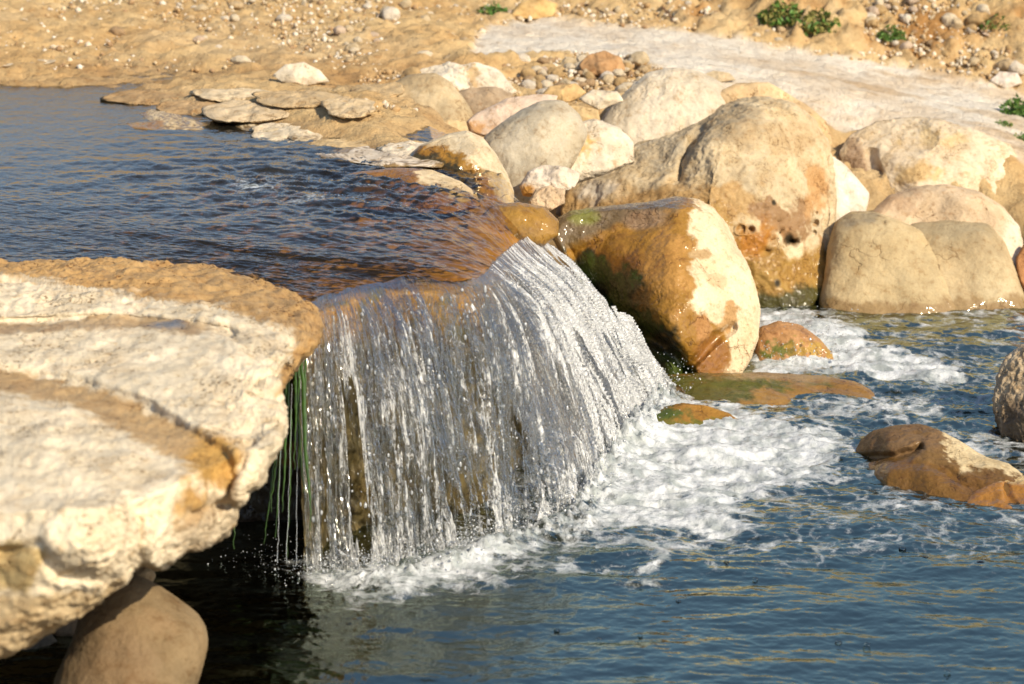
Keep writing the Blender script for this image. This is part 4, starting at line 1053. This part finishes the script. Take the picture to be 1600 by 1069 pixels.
# ------------------------------------------------------------------ algae and trickles hanging left of the curtain
def tube(pts, radii, seg=8, flat=1.0):
    pts = np.array(pts, float); n = len(pts)
    a = np.linspace(0, 2 * math.pi, seg, endpoint=False)
    R_ = np.array(radii)[:, None]
    P = pts[:, None, :] + np.stack([np.cos(a) * R_, np.sin(a) * R_ * flat, 0 * R_ * a], -1)
    i = np.arange(n)[:, None] * seg; j = np.arange(seg); jn = (j + 1) % seg
    Fq = np.stack([i[:-1] + j, i[:-1] + jn, i[1:] + jn, i[1:] + j], -1).reshape(-1, 4)
    return P.reshape(-1, 3), Fq
def strand(pxs, wpx, c, mat, name, label, cat, group, seed):
    n = 40
    t = np.linspace(0, 1, n); q = np.array(pxs, float); tq = np.linspace(0, 1, len(q))
    x = np.interp(t, tq, q[:, 0]) + 4.5 * t * pn(np.stack([t * 3, 0 * t + seed, 0 * t], -1)) + 1.5 * pn(np.stack([t * 14, 0 * t + seed, 0 * t], -1)); y = np.interp(t, tq, q[:, 1])
    P = at(x, y, np.full(n, c))
    r = np.interp(t, np.linspace(0, 1, len(wpx)), wpx) / KPX * c * (1 + .25 * pn(np.stack([t * 30, 0 * t + seed + 5, 0 * t], -1)))
    Vv, Ff = tube(P, r, 8, .4)
    return tag(mesh_from(name, Vv, Ff, mat, True, None, None, P[0]), label, cat, group)
strand([(470, 545), (474, 620), (478, 700), (483, 770), (484, 830)], [2, 3.4, 2.6, 1.6, .5], 8.22, M_ALGAE, 'algae_strand', 'thickest green strand of algae hanging right beside the left edge of the curtain', 'algae', 'algae strands hanging beside the waterfall', 1)
strand([(460, 560), (465, 640), (470, 720), (474, 770)], [2, 2.2, 1.5, .5], 8.25, M_ALGAE, 'algae_strand', 'shorter green strand of algae just left of the thickest one', 'algae', 'algae strands hanging beside the waterfall', 2)
for k_, (q_, w_) in enumerate([([(452, 575), (447, 690), (441, 800)], [2.6, 2, .5]), ([(446, 600), (438, 720), (430, 840)], [2.4, 1.5, .5]), ([(440, 620), (430, 730), (424, 800)], [2, 1.6, .4]),
                              ([(434, 680), (420, 790), (412, 850)], [1.4, 1, .4]), ([(455, 640), (453, 760), (449, 870)], [1.6, 1, .5]), ([(366, 805), (366, 858)], [1.0, .4])]):
    strand(q_, w_, 8.3 + .02 * k_, M_ALGAE, 'algae_strand', 'thin dangling thread of green algae in the dark gap under the ledge tip', 'algae', 'algae strands hanging beside the waterfall', 5 + k_)
ra_ = np.random.default_rng(12)
for k_ in range(5):
    x0_ = ra_.uniform(458, 482); y1_ = ra_.uniform(620, 740)
    strand([(x0_ - 2, 552), (x0_ + ra_.uniform(-3, 4), 0.5 * (560 + y1_)), (x0_ + ra_.uniform(-6, 10), y1_)], [1.6, 1.4, .4], 8.2 + .01 * k_, M_ALGAE, 'algae_strand',
           'fine green algae hair in the tuft against the left edge of the curtain', 'algae', 'algae strands hanging beside the waterfall', 40 + k_)
for k_, q_ in enumerate([[(456, 600), (452, 760), (448, 880)], [(440, 640), (436, 780), (434, 880)], [(464, 600), (464, 760), (462, 885)]]):
    strand(q_, [.35, .3, .45], 8.26, M_DROP, 'water_trickle', ['hair-thin trickle of water dripping between the algae threads', 'leftmost hair-thin trickle under the ledge tip, left of most algae threads', 'hair-thin trickle running down behind the thickest algae strand'][k_], 'trickle', 'trickles beside the waterfall', 20 + k_)

# ------------------------------------------------------------------ stones, rubble and gravel on the bank
protos = []
for k_ in range(7):
    V, F = ico(4)
    sc = np.array([1.0, rng.uniform(.65, .95), rng.uniform(.5, .75)])
    P = V * sc
    P = P * (1 + .22 * fbm(P * 1.1 + k_ * 7, 2, 200 + k_) + .06 * fbm(P * 3.5, 3, 210 + k_, .6, ridged=True))[:, None]
    shade = [(.62,.50,.33), (.70,.60,.45), (.52,.36,.18), (.58,.44,.27), (.74,.66,.55), (.44,.30,.17), (.60,.47,.36)][k_]
    me_o = mesh_from('stone', P, F, M_PEB, True, {'Wet': np.zeros(len(P))}, {'Col': np.tile(np.array(shade), (len(P), 1)) * (1 + .15 * fbm(P * 2, 2, 220 + k_))[:, None]})
    protos.append(me_o)
LBL = ['small honey coloured stone strewn over the sandy bank', 'small cream stone strewn over the sandy bank', 'small brown stone strewn over the sandy bank', 'small tan stone strewn over the sandy bank',
       'small white stone strewn over the sandy bank', 'small dark brown stone strewn over the sandy bank', 'small pinkish stone strewn over the sandy bank']
first = [True] * 7
def put(px_, py_, rad_, kind, group, sink=.25, label=None):
    c_ = float(tdepth(px_, py_)[0])
    if c_ > 20: return
    p_ = at(px_, py_, c_)
    if first[kind]: o = protos[kind]; first[kind] = False
    else: o = protos[kind].copy(); COL.objects.link(o)
    o.location = (p_[0], p_[1], p_[2] + rad_ * .35)
    s3 = rad_
    o.scale = (s3 * rng.uniform(.8, 1.2), s3 * rng.uniform(.8, 1.2), s3 * rng.uniform(.8, 1.2))
    o.rotation_euler = (rng.uniform(-.35, .35), rng.uniform(-.35, .35), rng.uniform(0, 6.28))
    tag(o, label or LBL[kind], 'stone', group)
for i_ in range(75):                                            # rubble heap between the pale boulders and the apron
    x_, y_ = rng.uniform(815, 1010), rng.uniform(92, 160)
    k_ = int(rng.choice([0, 1, 2, 3, 4, 5]))
    put(x_, y_, rng.uniform(.022, .05), k_, 'rubble between the boulders and the apron', label=LBL[k_].replace('strewn over the sandy bank', 'in the rubble heap below the apron'))
cnt = 0
while cnt < 210:
    x_ = rng.uniform(150, 1600); y_ = rng.uniform(0, 130)
    if poly_sd(np.array([x_]), np.array([y_]), APRON)[0] > -4: continue
    wgt_ = .25 + .75 * math.exp(-((x_ - 700) / 260) ** 2) + (.9 if x_ > 1150 and y_ < 110 else 0)
    if x_ < 620 and y_ > 110 - .02 * x_: continue
    if rng.random() > wgt_: continue
    k_ = int(rng.choice(7, p=[.2, .18, .12, .18, .16, .06, .10]))
    put(x_, y_, min(.06, rng.lognormal(-3.65, .42)), k_, 'stones strewn over the sandy bank'); cnt += 1
# gravel: thousands of pebbles nobody could count
V, F = ico(1)
ng = 17000
gxp = rng.uniform(-150, 1750, ng); gyp = rng.uniform(-10, 175, ng)
okk = (poly_sd(gxp, gyp, APRON) < 2) & ~((gxp < 560) & (gyp > 112)) & (rng.random(ng) < .35 + .65 * np.exp(-((gxp - 760) / 300) ** 2) + .5 * (gxp > 1100))
gxp, gyp = gxp[okk], gyp[okk]
cd = tdepth(gxp, gyp); ok2 = cd < 20
gp_ = at(gxp[ok2], gyp[ok2], cd[ok2]); n_ = len(gp_)
rad_ = np.clip(rng.lognormal(-4.75, .5, n_), .003, .022)
Pg = V[None] * rad_[:, None, None] * rng.uniform(.6, 1.2, (n_, 1, 3)) * (1 + .15 * rng.normal(size=(n_, len(V), 1))) + gp_[:, None, :] + np.array([0, 0, .004])
pal = np.array([(.62,.50,.33), (.72,.62,.48), (.48,.32,.16), (.56,.42,.25), (.76,.70,.60), (.38,.25,.14)])
gc_ = pal[rng.integers(0, 6, n_)][:, None, :] * np.ones((1, len(V), 1))
grav = mesh_from('gravel', Pg.reshape(-1, 3), (F[None] + (np.arange(n_) * len(V))[:, None, None]).reshape(-1, 3), M_PEB, True,
                 {'Wet': np.zeros(n_ * len(V))}, {'Col': gc_.reshape(-1, 3)})
tag(grav, 'fine gravel covering the sandy bank', 'gravel', kind='stuff')

# ------------------------------------------------------------------ weeds and dry roots
def weed(px_, py_, rad, hgt, n, label, dry=0.0, seed=0):
    r_ = np.random.default_rng(seed)
    c_ = float(tdepth(px_, py_)[0]); p0 = at(px_, py_, c_)
    root = bpy.data.objects.new('weed', None); COL.objects.link(root); root.location = p0
    tag(root, label, 'weed', 'weeds on the bank')
    for nm, mt, nn in (('leaves', M_LEAF, int(n * (1 - dry))), ('dry_leaves', M_DRYLEAF, int(n * dry))):
        if nn < 3: continue
        Vv, Ff = [], []
        for i in range(nn):
            a = r_.uniform(0, 6.28); rr = rad * math.sqrt(r_.random()); z0 = hgt * r_.random() ** 1.3 * (1.1 - rr / rad * .7)
            ctr = np.array([math.cos(a) * rr, math.sin(a) * rr * .7, z0])
            d = r_.normal(size=3); d[2] = abs(d[2]) * .7 + .2; d /= np.linalg.norm(d)
            sd = np.cross(d, r_.normal(size=3)); sd /= np.linalg.norm(sd)
            l = rad * r_.uniform(.16, .36); wd = l * .32; up_ = np.cross(d, sd) * wd * .4
            b = len(Vv)
            Vv += [ctr - d * l * .5, ctr - sd * wd + up_, ctr + d * l * .6, ctr + sd * wd + up_]
            Ff.append([b, b + 1, b + 2, b + 3])
        o = mesh_from(nm, np.array(Vv), np.array(Ff), mt, False); o.parent = root
    Vv, Ff = np.zeros((0, 3)), np.zeros((0, 4), int)
    for i in range(14):
        a = r_.uniform(0, 6.28); e = np.array([math.cos(a) * rad * .8, math.sin(a) * rad * .6, hgt * r_.uniform(.5, 1)])
        v_, f_ = tube([[0, 0, -.01], e * .5 + np.array([0, 0, hgt * .12]), e], [rad * .02, rad * .015, rad * .006], 5)
        Ff = np.vstack([Ff, f_ + len(Vv)]); Vv = np.vstack([Vv, v_])
    o = mesh_from('stems', Vv, Ff, M_DRYLEAF); o.parent = root
weed(770, 22, .10, .07, 260, 'low green weed at the top edge of the bank, left of the ochre rounded stone', .15, 1)
weed(1222, 38, .15, .17, 520, 'largest green and straw weed, growing on the embankment above the apron', .5, 2)
weed(1275, 50, .16, .15, 480, 'thin straw coloured weed right beside the largest one', .65, 3)
weed(1393, 62, .09, .10, 260, 'compact bright green weed on the right part of the embankment', .05, 4)
weed(1556, 45, .10, .10, 160, 'sparse dull green weed high on the embankment by the right corner', .5, 5)
weed(1588, 182, .10, .13, 420, 'lush green weed cut by the right edge at the end of the apron', .0, 6)
weed(1566, 196, .06, .03, 120, 'flat creeping green weed beside the lush one at the right edge', .1, 7)
weed(1600, 218, .07, .05, 120, 'small green weed at the right edge below the lush one', .1, 8)
def root_stick(pts, wpx, label, seed):
    q = np.array(pts, float); n = 24; t = np.linspace(0, 1, n); tq = np.linspace(0, 1, len(q))
    x = np.interp(t, tq, q[:, 0]) + 1.5 * pn(np.stack([t * 5, 0 * t + seed, 0 * t], -1)); y = np.interp(t, tq, q[:, 1])
    c = tdepth(x, y) - .02
    P = at(x, y, c); Vv, Ff = tube(P, np.interp(t, [0, 1], wpx) / KPX * c, 8, 1)
    tag(mesh_from('dry_root', Vv, Ff, M_STICK, True, None, None, P[0]), label, 'root')
root_stick([(905, 0), (925, 10), (950, 22)], [3, 1.5], 'dark dry root lying at the top edge of the bank', 1)
root_stick([(1035, 10), (1050, 30), (1048, 44)], [2.4, 1.2], 'short brown root sticking from the embankment foot', 2)
root_stick([(1582, 25), (1592, 50), (1602, 70)], [4, 2], 'dark brown root at the right end of the embankment', 3)
bpy.context.view_layer.update()
